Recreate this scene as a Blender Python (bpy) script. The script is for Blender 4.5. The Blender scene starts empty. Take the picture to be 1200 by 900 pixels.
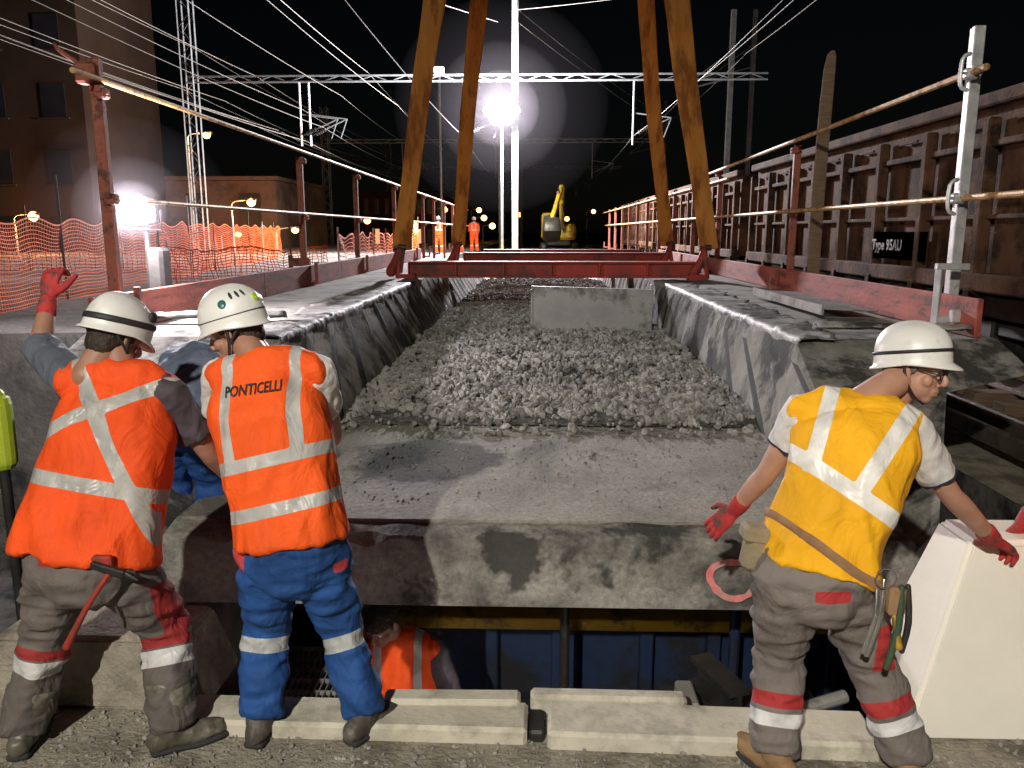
import bpy, math, random
import numpy as np
from mathutils import Vector, Matrix, noise
from mathutils.bvhtree import BVHTree
random.seed(7); np.random.seed(7)
V=Vector
scene=bpy.context.scene
COL=scene.collection

# ------------------------------------------------------------------ materials
def new_mat(name):
    m=bpy.data.materials.new(name); m.use_nodes=True
    nt=m.node_tree; b=nt.nodes['Principled BSDF']
    return m,nt,b
def N(nt,t,**k):
    n=nt.nodes.new(t)
    for a,v in k.items(): setattr(n,a,v)
    return n
def ramp(nt,fac,stops):
    r=N(nt,'ShaderNodeValToRGB'); el=r.color_ramp.elements
    while len(el)<len(stops): el.new(0.5)
    for e,(p,c) in zip(el,stops):
        e.position=p; e.color=(c[0],c[1],c[2],1)
    nt.links.new(fac,r.inputs[0]); return r.outputs[0]
def noise_tex(nt,scale,detail=3,rough=.6,stretch=None,dist=0):
    tc=N(nt,'ShaderNodeTexCoord'); out=tc.outputs['Object']
    if stretch:
        mp=N(nt,'ShaderNodeMapping'); mp.inputs['Scale'].default_value=stretch
        nt.links.new(out,mp.inputs[0]); out=mp.outputs[0]
    n=N(nt,'ShaderNodeTexNoise'); n.inputs['Scale'].default_value=scale
    n.inputs['Detail'].default_value=min(detail,5); n.inputs['Roughness'].default_value=rough
    n.inputs['Distortion'].default_value=dist
    nt.links.new(out,n.inputs['Vector']); return n.outputs['Fac']
def mix(nt,fac,a,b,mode='MIX'):
    m=N(nt,'ShaderNodeMix',data_type='RGBA',blend_type=mode)
    for s,v in ((m.inputs[0],fac),(m.inputs[6],a),(m.inputs[7],b)):
        if isinstance(v,(int,float)): s.default_value=v
        elif isinstance(v,(tuple,list)): s.default_value=(v[0],v[1],v[2],1)
        else: nt.links.new(v,s)
    return m.outputs[2]
def bump(nt,b,h,strength=.3,dist=.01):
    bp=N(nt,'ShaderNodeBump'); bp.inputs['Strength'].default_value=strength
    bp.inputs['Distance'].default_value=dist
    nt.links.new(h,bp.inputs['Height']); nt.links.new(bp.outputs[0],b.inputs['Normal'])
def mat(name,c1,c2,scale=4,rough=.8,metal=0,bs=.3,bscale=40,bd=.01,dirt=None,dscale=1.5,stretch=None,spec=None,dpos=(.5,.62)):
    m,nt,b=new_mat(name)
    col=ramp(nt,noise_tex(nt,scale,stretch=stretch),[(.3,c1),(.7,c2)])
    if dirt: col=mix(nt,ramp(nt,noise_tex(nt,dscale,5,.7,stretch),[(dpos[0],(0,0,0)),(dpos[1],(1,1,1))]),col,dirt)
    nt.links.new(col,b.inputs['Base Color'])
    b.inputs['Roughness'].default_value=rough; b.inputs['Metallic'].default_value=metal
    if spec is not None: b.inputs['Specular IOR Level'].default_value=spec
    if bs: bump(nt,b,noise_tex(nt,bscale,3),bs,bd)
    return m
def emis(name,c,s):
    m,nt,b=new_mat(name)
    b.inputs['Base Color'].default_value=(*c,1)
    b.inputs['Emission Color'].default_value=(*c,1); b.inputs['Emission Strength'].default_value=s
    try: m.cycles.emission_sampling='NONE'
    except Exception: pass
    return m

M={}
def deck_mat():
    m,nt,b=new_mat('deck_concrete')
    base=ramp(nt,noise_tex(nt,1.6,5,.65),[(.3,(.25,.24,.205)),(.5,(.36,.345,.295)),(.72,(.46,.44,.38))])
    fine=ramp(nt,noise_tex(nt,35,4,.7),[(.3,(.55,.55,.55)),(.7,(1.12,1.12,1.12))])
    c=mix(nt,.85,base,fine,'MULTIPLY')
    st=ramp(nt,noise_tex(nt,.9,5,.68,(1,1,1),.6),[(.54,(0,0,0)),(.66,(.8,.8,.8))])
    c=mix(nt,st,c,(.13,.125,.105))
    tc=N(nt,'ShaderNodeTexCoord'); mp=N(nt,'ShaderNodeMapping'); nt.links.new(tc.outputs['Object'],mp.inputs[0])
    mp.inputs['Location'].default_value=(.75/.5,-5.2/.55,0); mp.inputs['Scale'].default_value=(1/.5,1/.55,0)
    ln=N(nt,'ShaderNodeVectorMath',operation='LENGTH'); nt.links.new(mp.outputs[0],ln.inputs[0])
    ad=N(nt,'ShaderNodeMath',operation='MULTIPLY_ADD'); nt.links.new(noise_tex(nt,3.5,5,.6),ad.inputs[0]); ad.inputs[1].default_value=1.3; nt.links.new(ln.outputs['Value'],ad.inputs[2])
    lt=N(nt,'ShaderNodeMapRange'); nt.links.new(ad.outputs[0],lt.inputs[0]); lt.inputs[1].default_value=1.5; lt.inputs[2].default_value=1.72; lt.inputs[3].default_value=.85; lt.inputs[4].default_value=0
    c=mix(nt,lt.outputs[0],c,(.06,.055,.049))  # noisy dark ellipse painting a worker's cast shadow and wet stain into the colour
    nt.links.new(c,b.inputs['Base Color'])
    b.inputs['Roughness'].default_value=.95; b.inputs['Specular IOR Level'].default_value=.18
    bump(nt,b,noise_tex(nt,22,5,.75),.8,.025); return m
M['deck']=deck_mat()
def face_mat():
    m,nt,b=new_mat('beam_face_concrete')
    base=ramp(nt,noise_tex(nt,1.5,5,.62,(1,1,1.3)),[(.36,(.10,.098,.09)),(.46,(.26,.25,.225)),(.58,(.42,.405,.36)),(.75,(.54,.52,.47))])
    fine=ramp(nt,noise_tex(nt,28,4,.75),[(.3,(.5,.5,.5)),(.7,(1.12,1.12,1.12))])
    c=mix(nt,.8,base,fine,'MULTIPLY')
    dr=ramp(nt,noise_tex(nt,1.3,5,.72,(1,1,.9)),[(.54,(0,0,0)),(.60,(.9,.9,.9))]); c=mix(nt,dr,c,(.055,.053,.049))
    nt.links.new(c,b.inputs['Base Color']); b.inputs['Roughness'].default_value=.92; b.inputs['Specular IOR Level'].default_value=.2
    bump(nt,b,noise_tex(nt,14,5,.7),.7,.03); return m
M['face']=face_mat()
def wall_mat():
    m,nt,b=new_mat('trough_wall_concrete')
    base=ramp(nt,noise_tex(nt,2.4,5,.65,(1,1,.6)),[(.32,(.15,.145,.13)),(.5,(.28,.27,.24)),(.7,(.38,.37,.33))])
    w=ramp(nt,noise_tex(nt,1.5,5,.68,(1,1.0,.6)),[(.46,(0,0,0)),(.54,(.92,.92,.92))])
    c=mix(nt,w,base,(.05,.048,.044))
    nt.links.new(c,b.inputs['Base Color']); b.inputs['Roughness'].default_value=.92; b.inputs['Specular IOR Level'].default_value=.2
    bump(nt,b,noise_tex(nt,20,5,.7),.6,.025); return m
M['wall']=wall_mat()
M['stain']=mat('bitumen_stained_rib',(.025,.024,.023),(.06,.058,.054),3,.85,dirt=(.16,.15,.135),dscale=3,bs=.4,bscale=20,spec=.25,dpos=(.58,.7))
M['flange']=mat('flange_concrete',(.26,.25,.22),(.40,.39,.35),3,.92,dirt=(.09,.085,.075),dscale=1.7,bs=.6,bscale=20,spec=.2,dpos=(.5,.64))
M['membrane']=mat('torn_membrane',(.22,.215,.20),(.42,.41,.38),3,.62,dirt=(.05,.048,.045),dscale=1.9,bs=.6,bscale=9,bd=.03,spec=.35,dpos=(.48,.56))
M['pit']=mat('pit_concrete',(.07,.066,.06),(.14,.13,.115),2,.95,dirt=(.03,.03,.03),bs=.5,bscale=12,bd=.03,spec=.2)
M['ground']=mat('ground',(.22,.20,.16),(.38,.35,.28),6,.95,dirt=(.14,.125,.10),dscale=2,bs=.8,bscale=45,bd=.02,spec=.2)
M['yard']=mat('yard_ground',(.16,.15,.14),(.32,.3,.28),1.2,.9,dirt=(.1,.09,.08),dscale=.4,bs=.6,bscale=12,bd=.03,spec=.3)
M['bed']=mat('ballast_bed',(.07,.068,.062),(.18,.175,.16),20,.95,bs=1,bscale=14,bd=.05,spec=.2)
M['rock']=mat('ballast_stone',(.13,.126,.115),(.42,.405,.37),5,.85,bs=.4,bscale=60,bd=.005,spec=.35)
M['kerb']=mat('cream_kerb_concrete',(.54,.51,.41),(.68,.65,.54),5,.85,dirt=(.27,.25,.2),dscale=4,bs=.4,bscale=35,dpos=(.48,.7))
M['white']=mat('white_block_paint',(.78,.75,.65),(.86,.84,.76),2,.6,dirt=(.5,.47,.39),dscale=2.5,bs=.2,bscale=20,dpos=(.6,.8))
M['red']=mat('red_paint',(.30,.026,.016),(.46,.048,.028),6,.65,dirt=(.11,.035,.02),dscale=3,bs=.35,bscale=25,dpos=(.46,.62))
M['redboard']=mat('red_toe_board',(.26,.045,.03),(.42,.10,.07),3,.75,dirt=(.12,.04,.03),dscale=4,stretch=(3,.5,3),bs=.4,bscale=20)
M['rust']=mat('wagon_rust',(.06,.029,.018),(.14,.072,.038),2.5,.9,dirt=(.028,.016,.011),dscale=2,bs=.5,bscale=18,bd=.02,spec=.2)
M['galv']=mat('galvanised_steel',(.45,.46,.47),(.68,.68,.68),9,.5,.45,dirt=(.3,.28,.25),dscale=6,bs=.25,dpos=(.55,.75))
M['tubeY']=mat('scaffold_tube_paint',(.42,.24,.08),(.55,.36,.16),8,.55,.3,dirt=(.16,.07,.03),dscale=9,bs=.2)
M['rpost']=mat('rusty_red_post',(.22,.055,.03),(.34,.11,.07),6,.7,dirt=(.08,.03,.02),dscale=6,bs=.3)
M['strap']=mat('orange_sling_webbing',(.50,.19,.035),(.66,.29,.07),3,.9,dirt=(.28,.10,.025),dscale=2,stretch=(2,2,.5),bs=.8,bscale=90,spec=.15)
M['steel']=mat('steel_plate',(.26,.26,.25),(.42,.415,.39),2,.6,.2,dirt=(.14,.13,.12),dscale=2,bs=.2)
M['dark']=mat('dark_steel',(.03,.03,.03),(.07,.065,.06),5,.5,.5,bs=.2)
M['rail']=mat('rail_steel',(.14,.1,.08),(.3,.26,.22),5,.4,.7,bs=.2)
M['mast']=mat('mast_steel',(.12,.13,.13),(.22,.23,.23),4,.7,.2,bs=.1)
M['wire']=mat('catenary_wire',(.16,.15,.13),(.24,.22,.19),4,.6,.3,bs=0)
M['blue']=mat('blue_steel_paint',(.006,.016,.05),(.012,.032,.085),4,.6,dirt=(.012,.012,.016),dscale=2,bs=.2)
M['yellow']=mat('yellow_steel_paint',(.6,.36,.02),(.7,.45,.03),4,.55,dirt=(.2,.12,.02),dscale=4,bs=.2)
M['net']=mat('orange_net_plastic',(.78,.10,.012),(.9,.17,.025),4,.7,bs=0,spec=.2)
M['brick']=mat('brown_render_wall',(.12,.06,.033),(.18,.10,.055),.5,.9,dirt=(.05,.03,.02),dscale=.3,bs=.4,bscale=4)
M['tower']=mat('tower_render',(.030,.019,.013),(.045,.03,.021),.4,.95,bs=.3,bscale=4,spec=.05)
M['glass']=mat('dark_window',(.01,.01,.012),(.02,.02,.025),1,.35,bs=0)
M['wood']=mat('timber',(.12,.075,.045),(.22,.15,.09),4,.85,stretch=(1,1,8),bs=.4)
M['lampW']=emis('lamp_white',(1,.97,1.0),60)
M['lampW2']=emis('lamp_white_small',(1,.92,1.0),40)
M['lampS']=emis('lamp_sodium',(1,.42,.10),10)
M['winlit']=emis('lit_window',(1,.55,.22),.9)
M['pink']=mat('spray_paint_pink',(.75,.16,.17),(.80,.33,.30),20,.9,dirt=(.45,.33,.29),dscale=14,bs=.3,dpos=(.45,.6))
M['hv']=mat('hi_vis_yellow_plastic',(.4,.52,.03),(.5,.62,.05),5,.5,bs=.1)
def glow_volume(name,dens,col):  # scatter material for the added glow shells around lamps
    m=bpy.data.materials.new(name); m.use_nodes=True; nt=m.node_tree
    nt.nodes.remove(nt.nodes['Principled BSDF']); s=N(nt,'ShaderNodeVolumeScatter'); s.inputs['Density'].default_value=dens; s.inputs['Color'].default_value=(*col,1)
    nt.links.new(s.outputs[0],nt.nodes['Material Output'].inputs['Volume']); return m

# ------------------------------------------------------------------ mesh builder
def make_obj(name,verts,faces,mats,midx=None,smooth=False,parent=None):
    me=bpy.data.meshes.new(name); me.from_pydata([tuple(v) for v in verts],[],faces)
    for m in (mats if isinstance(mats,(list,tuple)) else [mats]): me.materials.append(m)
    if midx: me.polygons.foreach_set('material_index',midx)
    if smooth: me.polygons.foreach_set('use_smooth',[True]*len(me.polygons))
    me.update(); o=bpy.data.objects.new(name,me); COL.objects.link(o)
    if parent: o.parent=parent
    return o
def empty(name):
    e=bpy.data.objects.new(name,None); COL.objects.link(e); e.empty_display_size=.2; return e

def ring_tube(pts,rad,hint=V((1,0,0)),nseg=16,round_ends=True,sub=3,power=2.0):
    pts=[V(p) for p in pts]; rad=[(r,r) if isinstance(r,(int,float)) else r for r in rad]
    if sub>1 and len(pts)>2:
        P=[pts[0]]+pts+[pts[-1]]; R=[rad[0]]+rad+[rad[-1]]; np_,nr=[],[]
        for i in range(1,len(P)-2):
            for k in range(sub):
                t=k/sub
                def cr(a,b,c,d): return .5*((2*b)+(c-a)*t+(2*a-5*b+4*c-d)*t*t+(3*b-a-3*c+d)*t**3)
                np_.append(cr(P[i-1],P[i],P[i+1],P[i+2]))
                nr.append(tuple(cr(R[i-1][j],R[i][j],R[i+1][j],R[i+2][j]) for j in (0,1)))
        np_.append(pts[-1]); nr.append(rad[-1]); pts,rad=np_,nr
    rings=[]
    n=len(pts)
    for i in range(n):
        t=(pts[min(i+1,n-1)]-pts[max(i-1,0)]).normalized()
        s=(hint-t*hint.dot(t))
        if s.length<1e-3: s=t.orthogonal()
        s.normalize(); u=t.cross(s)
        rings.append((pts[i],t,s,u,rad[i]))
    full=[]
    if round_ends:
        p,t,s,u,r=rings[0]; d=min(r)
        for a in (75,45,20): 
            k=math.cos(math.radians(a)); full.append((p-t*d*math.sin(math.radians(a)),s,u,(r[0]*k,r[1]*k)))
    for p,t,s,u,r in rings: full.append((p,s,u,r))
    if round_ends:
        p,t,s,u,r=rings[-1]; d=min(r)
        for a in (20,45,75):
            k=math.cos(math.radians(a)); full.append((p+t*d*math.sin(math.radians(a)),s,u,(r[0]*k,r[1]*k)))
    vs=[];fs=[]
    for p,s,u,r in full:
        for k in range(nseg):
            a=2*math.pi*k/nseg; c,sn=math.cos(a),math.sin(a)
            c=math.copysign(abs(c)**(2/power),c); sn=math.copysign(abs(sn)**(2/power),sn)
            vs.append(p+s*(r[0]*c)+u*(r[1]*sn))
    m=len(full)
    for i in range(m-1):
        for k in range(nseg):
            k2=(k+1)%nseg
            fs.append((i*nseg+k,i*nseg+k2,(i+1)*nseg+k2,(i+1)*nseg+k))
    fs.append(tuple(range(nseg))[::-1]); fs.append(tuple((m-1)*nseg+k for k in range(nseg)))
    return vs,fs
def ellipsoid(c,r,axes=None,nu=16,nv=12):
    c=V(c); ax=axes or (V((1,0,0)),V((0,1,0)),V((0,0,1))); vs=[];fs=[]
    for i in range(1,nv):
        ph=math.pi*i/nv
        for k in range(nu):
            a=2*math.pi*k/nu
            vs.append(c+ax[0]*(r[0]*math.sin(ph)*math.cos(a))+ax[1]*(r[1]*math.sin(ph)*math.sin(a))+ax[2]*(r[2]*math.cos(ph)))
    top=len(vs); vs.append(c+ax[2]*r[2]); bot=len(vs); vs.append(c-ax[2]*r[2])
    for i in range(nv-2):
        for k in range(nu):
            k2=(k+1)%nu; fs.append((i*nu+k,(i+1)*nu+k,(i+1)*nu+k2,i*nu+k2))
    for k in range(nu):
        k2=(k+1)%nu; fs.append((top,k,k2)); fs.append((bot,(nv-2)*nu+k2,(nv-2)*nu+k))
    return vs,fs
class MB:
    def __init__(s): s.v=[];s.f=[];s.m=[];s.mats=[]
    def mi(s,m):
        if m not in s.mats: s.mats.append(m)
        return s.mats.index(m)
    def add(s,vf,m):
        o=len(s.v); s.v+= [V(x) for x in vf[0]]; s.f+=[tuple(i+o for i in f) for f in vf[1]]; s.m+=[s.mi(m)]*len(vf[1]); return s
    def box(s,c,size,m,rot=None,bev=0.0):
        c=V(c); h=V(size)/2; R=rot.to_3x3() if rot else Matrix.Identity(3)
        b=min(bev,min(h)*.45)
        if b<=0:
            vs=[c+R@V((x*h.x,y*h.y,z*h.z)) for x in(-1,1) for y in(-1,1) for z in(-1,1)]
            fs=[(0,1,3,2),(4,6,7,5),(0,4,5,1),(2,3,7,6),(0,2,6,4),(1,5,7,3)]
        else:
            vs=[];idx={}
            for sx in(-1,1):
                for sy in(-1,1):
                    for sz in(-1,1):
                        for a in range(3):
                            p=[sx*(h.x-b),sy*(h.y-b),sz*(h.z-b)]; p[a]=(sx,sy,sz)[a]*h[a]
                            idx[(sx,sy,sz,a)]=len(vs); vs.append(c+R@V(p))
            fs=[]
            def f(*k): 
                fs.append(tuple(idx[q] for q in k))
            for a in range(3):
                o=[i for i in range(3) if i!=a]
                for sg in (-1,1):
                    k=[]
                    for (p,q) in ((-1,-1),(1,-1),(1,1),(-1,1)):
                        t=[0,0,0]; t[a]=sg;t[o[0]]=p;t[o[1]]=q; k.append((*t,a))
                    f(*k)
            for a in range(3):
                o=[i for i in range(3) if i!=a]
                for p in(-1,1):
                    for q in(-1,1):
                        t1=[0,0,0];t1[a]=-1;t1[o[0]]=p;t1[o[1]]=q;t2=list(t1);t2[a]=1
                        f((*t1,o[0]),(*t2,o[0]),(*t2,o[1]),(*t1,o[1]))
            for sx in(-1,1):
                for sy in(-1,1):
                    for sz in(-1,1): f((sx,sy,sz,0),(sx,sy,sz,1),(sx,sy,sz,2))
        return s.add((vs,fs),m)
    def cyl(s,a,b,r,m,r2=None,n=10):
        return s.add(ring_tube([a,b],[r,r2 if r2 is not None else r],nseg=n,round_ends=False,sub=1),m)
    def beam(s,a,b,w,h,m,hint=V((0,0,1)),bev=0.0):
        a=V(a);b=V(b);d=(b-a);L=d.length;d.normalize();u=hint-d*hint.dot(d)
        if u.length<1e-3:u=d.orthogonal()
        u.normalize(); sx=d.cross(u)
        R=Matrix((sx,d,u)).transposed()
        return s.box((a+b)/2,(w,L,h),m,R,bev)
    def tube(s,p,r,m,**k): return s.add(ring_tube(p,r,**k),m)
    def ell(s,c,r,m,axes=None,**k): return s.add(ellipsoid(c,r,axes,**k),m)
    def obj(s,name,parent=None,smooth=False,auto=False):
        import bmesh
        o=make_obj(name,s.v,s.f,s.mats,s.m,smooth,parent)
        bm=bmesh.new(); bm.from_mesh(o.data); bmesh.ops.recalc_face_normals(bm,faces=bm.faces); bm.to_mesh(o.data); bm.free()
        if auto:
            try: o.data.shade_smooth(); o.data.set_sharp_from_angle(angle=math.radians(35))
            except Exception: pass
        return o
def remesh(vfs,voxel,smooth=4,name='tmp'):
    vs=[];fs=[]
    for v,f in vfs:
        o=len(vs); vs+=v; fs+=[tuple(i+o for i in q) for q in f]
    import bmesh
    me=bpy.data.meshes.new(name); me.from_pydata([tuple(v) for v in vs],[],fs)
    bm=bmesh.new(); bm.from_mesh(me); bmesh.ops.recalc_face_normals(bm,faces=bm.faces); bm.to_mesh(me); bm.free()
    o=bpy.data.objects.new(name,me); COL.objects.link(o)
    r=o.modifiers.new('r','REMESH'); r.mode='VOXEL'; r.voxel_size=voxel
    if smooth:
        sm=o.modifiers.new('s','SMOOTH'); sm.iterations=smooth; sm.factor=.5
    dg=bpy.context.evaluated_depsgraph_get(); ev=o.evaluated_get(dg)
    m2=bpy.data.meshes.new_from_object(ev); bpy.data.objects.remove(o)
    m2.materials.clear()
    m2.polygons.foreach_set('use_smooth',[True]*len(m2.polygons))
    return m2
def mesh_obj(me,name,m,parent):
    me.materials.append(m); o=bpy.data.objects.new(name,me); COL.objects.link(o); o.parent=parent; return o
def coords(me):
    a=np.empty(len(me.vertices)*3,dtype=np.float32); me.vertices.foreach_get('co',a); return a.reshape(-1,3)
def normals(me):
    a=np.empty(len(me.vertices)*3,dtype=np.float32); me.vertices.foreach_get('normal',a); return a.reshape(-1,3)
def setco(me,c): me.vertices.foreach_set('co',c.astype(np.float32).ravel()); me.update()
def wrinkle(me,amp,sc,seed=0,stretch=(1,1,1),ridge=True):
    c=coords(me);n=normals(me); out=c.copy()
    for i in range(len(c)):
        p=V((c[i][0]*sc*stretch[0]+seed,c[i][1]*sc*stretch[1],c[i][2]*sc*stretch[2]))
        v=noise.noise(p)
        if ridge: v=(1-abs(v)*2.6)*.6+noise.noise(p*2.1)*.4
        out[i]=c[i]+n[i]*amp*v
    setco(me,out)
def set_attr(me,name,arr):
    a=me.attributes.new(name,'FLOAT','POINT'); a.data.foreach_set('value',np.asarray(arr,dtype=np.float32))

def cloth(name,base,stripe=(.5,.5,.5),patch=(.35,.03,.03),dark=.6,sr=.35,bs=.4):
    m,nt,b=new_mat(name)
    c=mix(nt,ramp(nt,noise_tex(nt,4,4,.6),[(.35,(0,0,0)),(.7,(1,1,1))]),base,tuple(x*dark for x in base))
    def thr(attr):
        a=N(nt,'ShaderNodeAttribute',attribute_name=attr)
        g=N(nt,'ShaderNodeMath',operation='GREATER_THAN'); g.inputs[1].default_value=0
        nt.links.new(a.outputs['Fac'],g.inputs[0]); return g.outputs[0]
    if patch: c=mix(nt,thr('patch'),c,patch)
    t=thr('stripe'); st=ramp(nt,noise_tex(nt,7,3,.6),[(.3,tuple(x*.65 for x in stripe)),(.6,stripe)]); c=mix(nt,t,c,st)
    nt.links.new(c,b.inputs['Base Color'])
    rr=mix(nt,t,(.75,.75,.75),(sr,sr,sr)); nt.links.new(rr,b.inputs['Roughness'])
    b.inputs['Specular IOR Level'].default_value=.3
    bump(nt,b,noise_tex(nt,8,3,.5,(1,1,.7),1.2),bs,.05)
    return m
C_vestA=cloth('hi_vis_orange_vest_a',(.92,.095,.012),(.46,.46,.44),dark=.72)
C_vestB=cloth('hi_vis_orange_vest_b',(.97,.12,.015),(.52,.52,.50),dark=.75)
C_vestC=cloth('hi_vis_yellow_orange_vest',(1.0,.50,.015),(.9,.88,.84),dark=.8)
C_grey=cloth('grey_work_trousers',(.15,.13,.12),(.6,.6,.6),(.30,.03,.03),bs=.5)
C_greyC=cloth('grey_work_trousers_c',(.22,.19,.175),(.8,.8,.8),(.42,.04,.04),bs=.5)
C_blue=cloth('blue_work_trousers',(.022,.09,.31),(.5,.52,.52),(.45,.05,.06),bs=.5,dark=.5)
C_tee=cloth('white_tshirt',(.7,.68,.66),patch=(.03,.04,.1),dark=.8)
C_teeD=cloth('dark_tshirt',(.10,.085,.10),patch=None)
C_teeG=cloth('slate_shirt',(.13,.15,.19),patch=None)
C_teeB=cloth('pale_blue_shirt',(.17,.21,.30),patch=None)
M['skin']=mat('skin',(.42,.22,.15),(.52,.29,.2),12,.5,bs=.15,bscale=60,bd=.003)
M['skinD']=mat('skin_tanned',(.30,.15,.10),(.40,.21,.14),12,.5,bs=.15,bscale=60,bd=.003)
M['hair']=mat('dark_hair',(.012,.009,.007),(.05,.035,.025),60,.6,bs=.8,bscale=120,bd=.01)
M['hairG']=mat('grey_hair',(.10,.09,.08),(.22,.2,.18),60,.6,bs=.8,bscale=120,bd=.01)
M['glove']=mat('red_glove',(.36,.02,.022),(.52,.04,.04),20,.8,dirt=(.10,.05,.045),dscale=14,bs=.5,bscale=60)
M['boot']=mat('work_boot_leather',(.03,.028,.025),(.10,.09,.08),8,.6,dirt=(.2,.18,.15),dscale=6,bs=.4)
M['bootR']=mat('rubber_boot',(.06,.055,.04),(.13,.12,.09),5,.45,dirt=(.22,.2,.16),dscale=6,bs=.3)
M['bootT']=mat('tan_boot',(.22,.13,.06),(.34,.21,.1),8,.7,bs=.4)
M['sole']=mat('boot_sole',(.02,.02,.02),(.04,.04,.04),8,.8)
M['helmet']=mat('white_helmet_shell',(.72,.72,.69),(.82,.82,.79),3,.38,bs=.05,dirt=(.42,.41,.37),dscale=7,dpos=(.56,.8))
M['strapB']=mat('black_strap',(.015,.015,.015),(.03,.03,.03),8,.6)
M['canvas']=mat('canvas_pouch',(.22,.18,.11),(.32,.27,.17),12,.9,bs=.5)
M['leather']=mat('leather_belt',(.26,.14,.07),(.38,.23,.12),12,.8)
M['chrome']=mat('tool_steel',(.5,.5,.5),(.7,.7,.7),5,.25,.9,bs=.05)
M['green']=mat('tool_grip_green',(.03,.06,.035),(.06,.10,.05),5,.6)
M['visor']=mat('helmet_reflector',(.5,.75,.05),(.6,.8,.1),5,.3)
M['tealt']=mat('teal_sticker',(.02,.12,.10),(.03,.15,.13),5,.3)
M['eye']=mat('eye_white',(.75,.72,.68),(.8,.78,.74),5,.2,bs=0)
M['iris']=mat('iris',(.03,.02,.012),(.05,.03,.02),5,.1,bs=0)

# ------------------------------------------------------------------ people
def hand(parent,wrist,d,n,thumb,curl,m,name,sc=1.0):
    wrist=V(wrist); d=V(d).normalized(); n=V(n); n=(n-d*n.dot(d)).normalized()
    s=d.cross(n); 
    if s.dot(V(thumb))<0: s=-s
    parts=[ring_tube([wrist-d*.03*sc,wrist+d*.01*sc,wrist+d*.05*sc,wrist+d*.092*sc],[(.03*sc,.022*sc),(.031*sc,.021*sc),(.041*sc,.018*sc),(.041*sc,.014*sc)],hint=s,power=2.4)]
    for off,L,sp in ((.031,.072,.14),(.0105,.082,.04),(-.0105,.076,-.05),(-.031,.06,-.16)):
        base=wrist+d*.088*sc+s*off*sc; ang=0; p=base; pts=[p-d*.015*sc]; 
        dd0=(d+s*sp).normalized()
        for k,fr in enumerate((.45,.31,.24)):
            ang+=curl*(.6,1.0,.7)[k]+.03*off/.03
            dd=(dd0*math.cos(ang)+n*math.sin(ang)); p=p+dd*L*fr*sc; pts.append(p)
        parts.append(ring_tube(pts,[.0105*sc,.0105*sc,.0095*sc,.0085*sc],nseg=10,sub=2))
    b=wrist+d*.025*sc+s*.028*sc
    t1=(d*.55+s*.75+n*.25).normalized(); t2=(d*.8+s*.35+n*.45).normalized()
    parts.append(ring_tube([b,b+t1*.042*sc,b+t1*.042*sc+t2*.032*sc,b+t1*.042*sc+t2*.058*sc],[.016*sc,.0135*sc,.0115*sc,.0095*sc],nseg=10,sub=2))
    me=remesh(parts,.0042*sc,2)
    return mesh_obj(me,name,m,parent)

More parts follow.
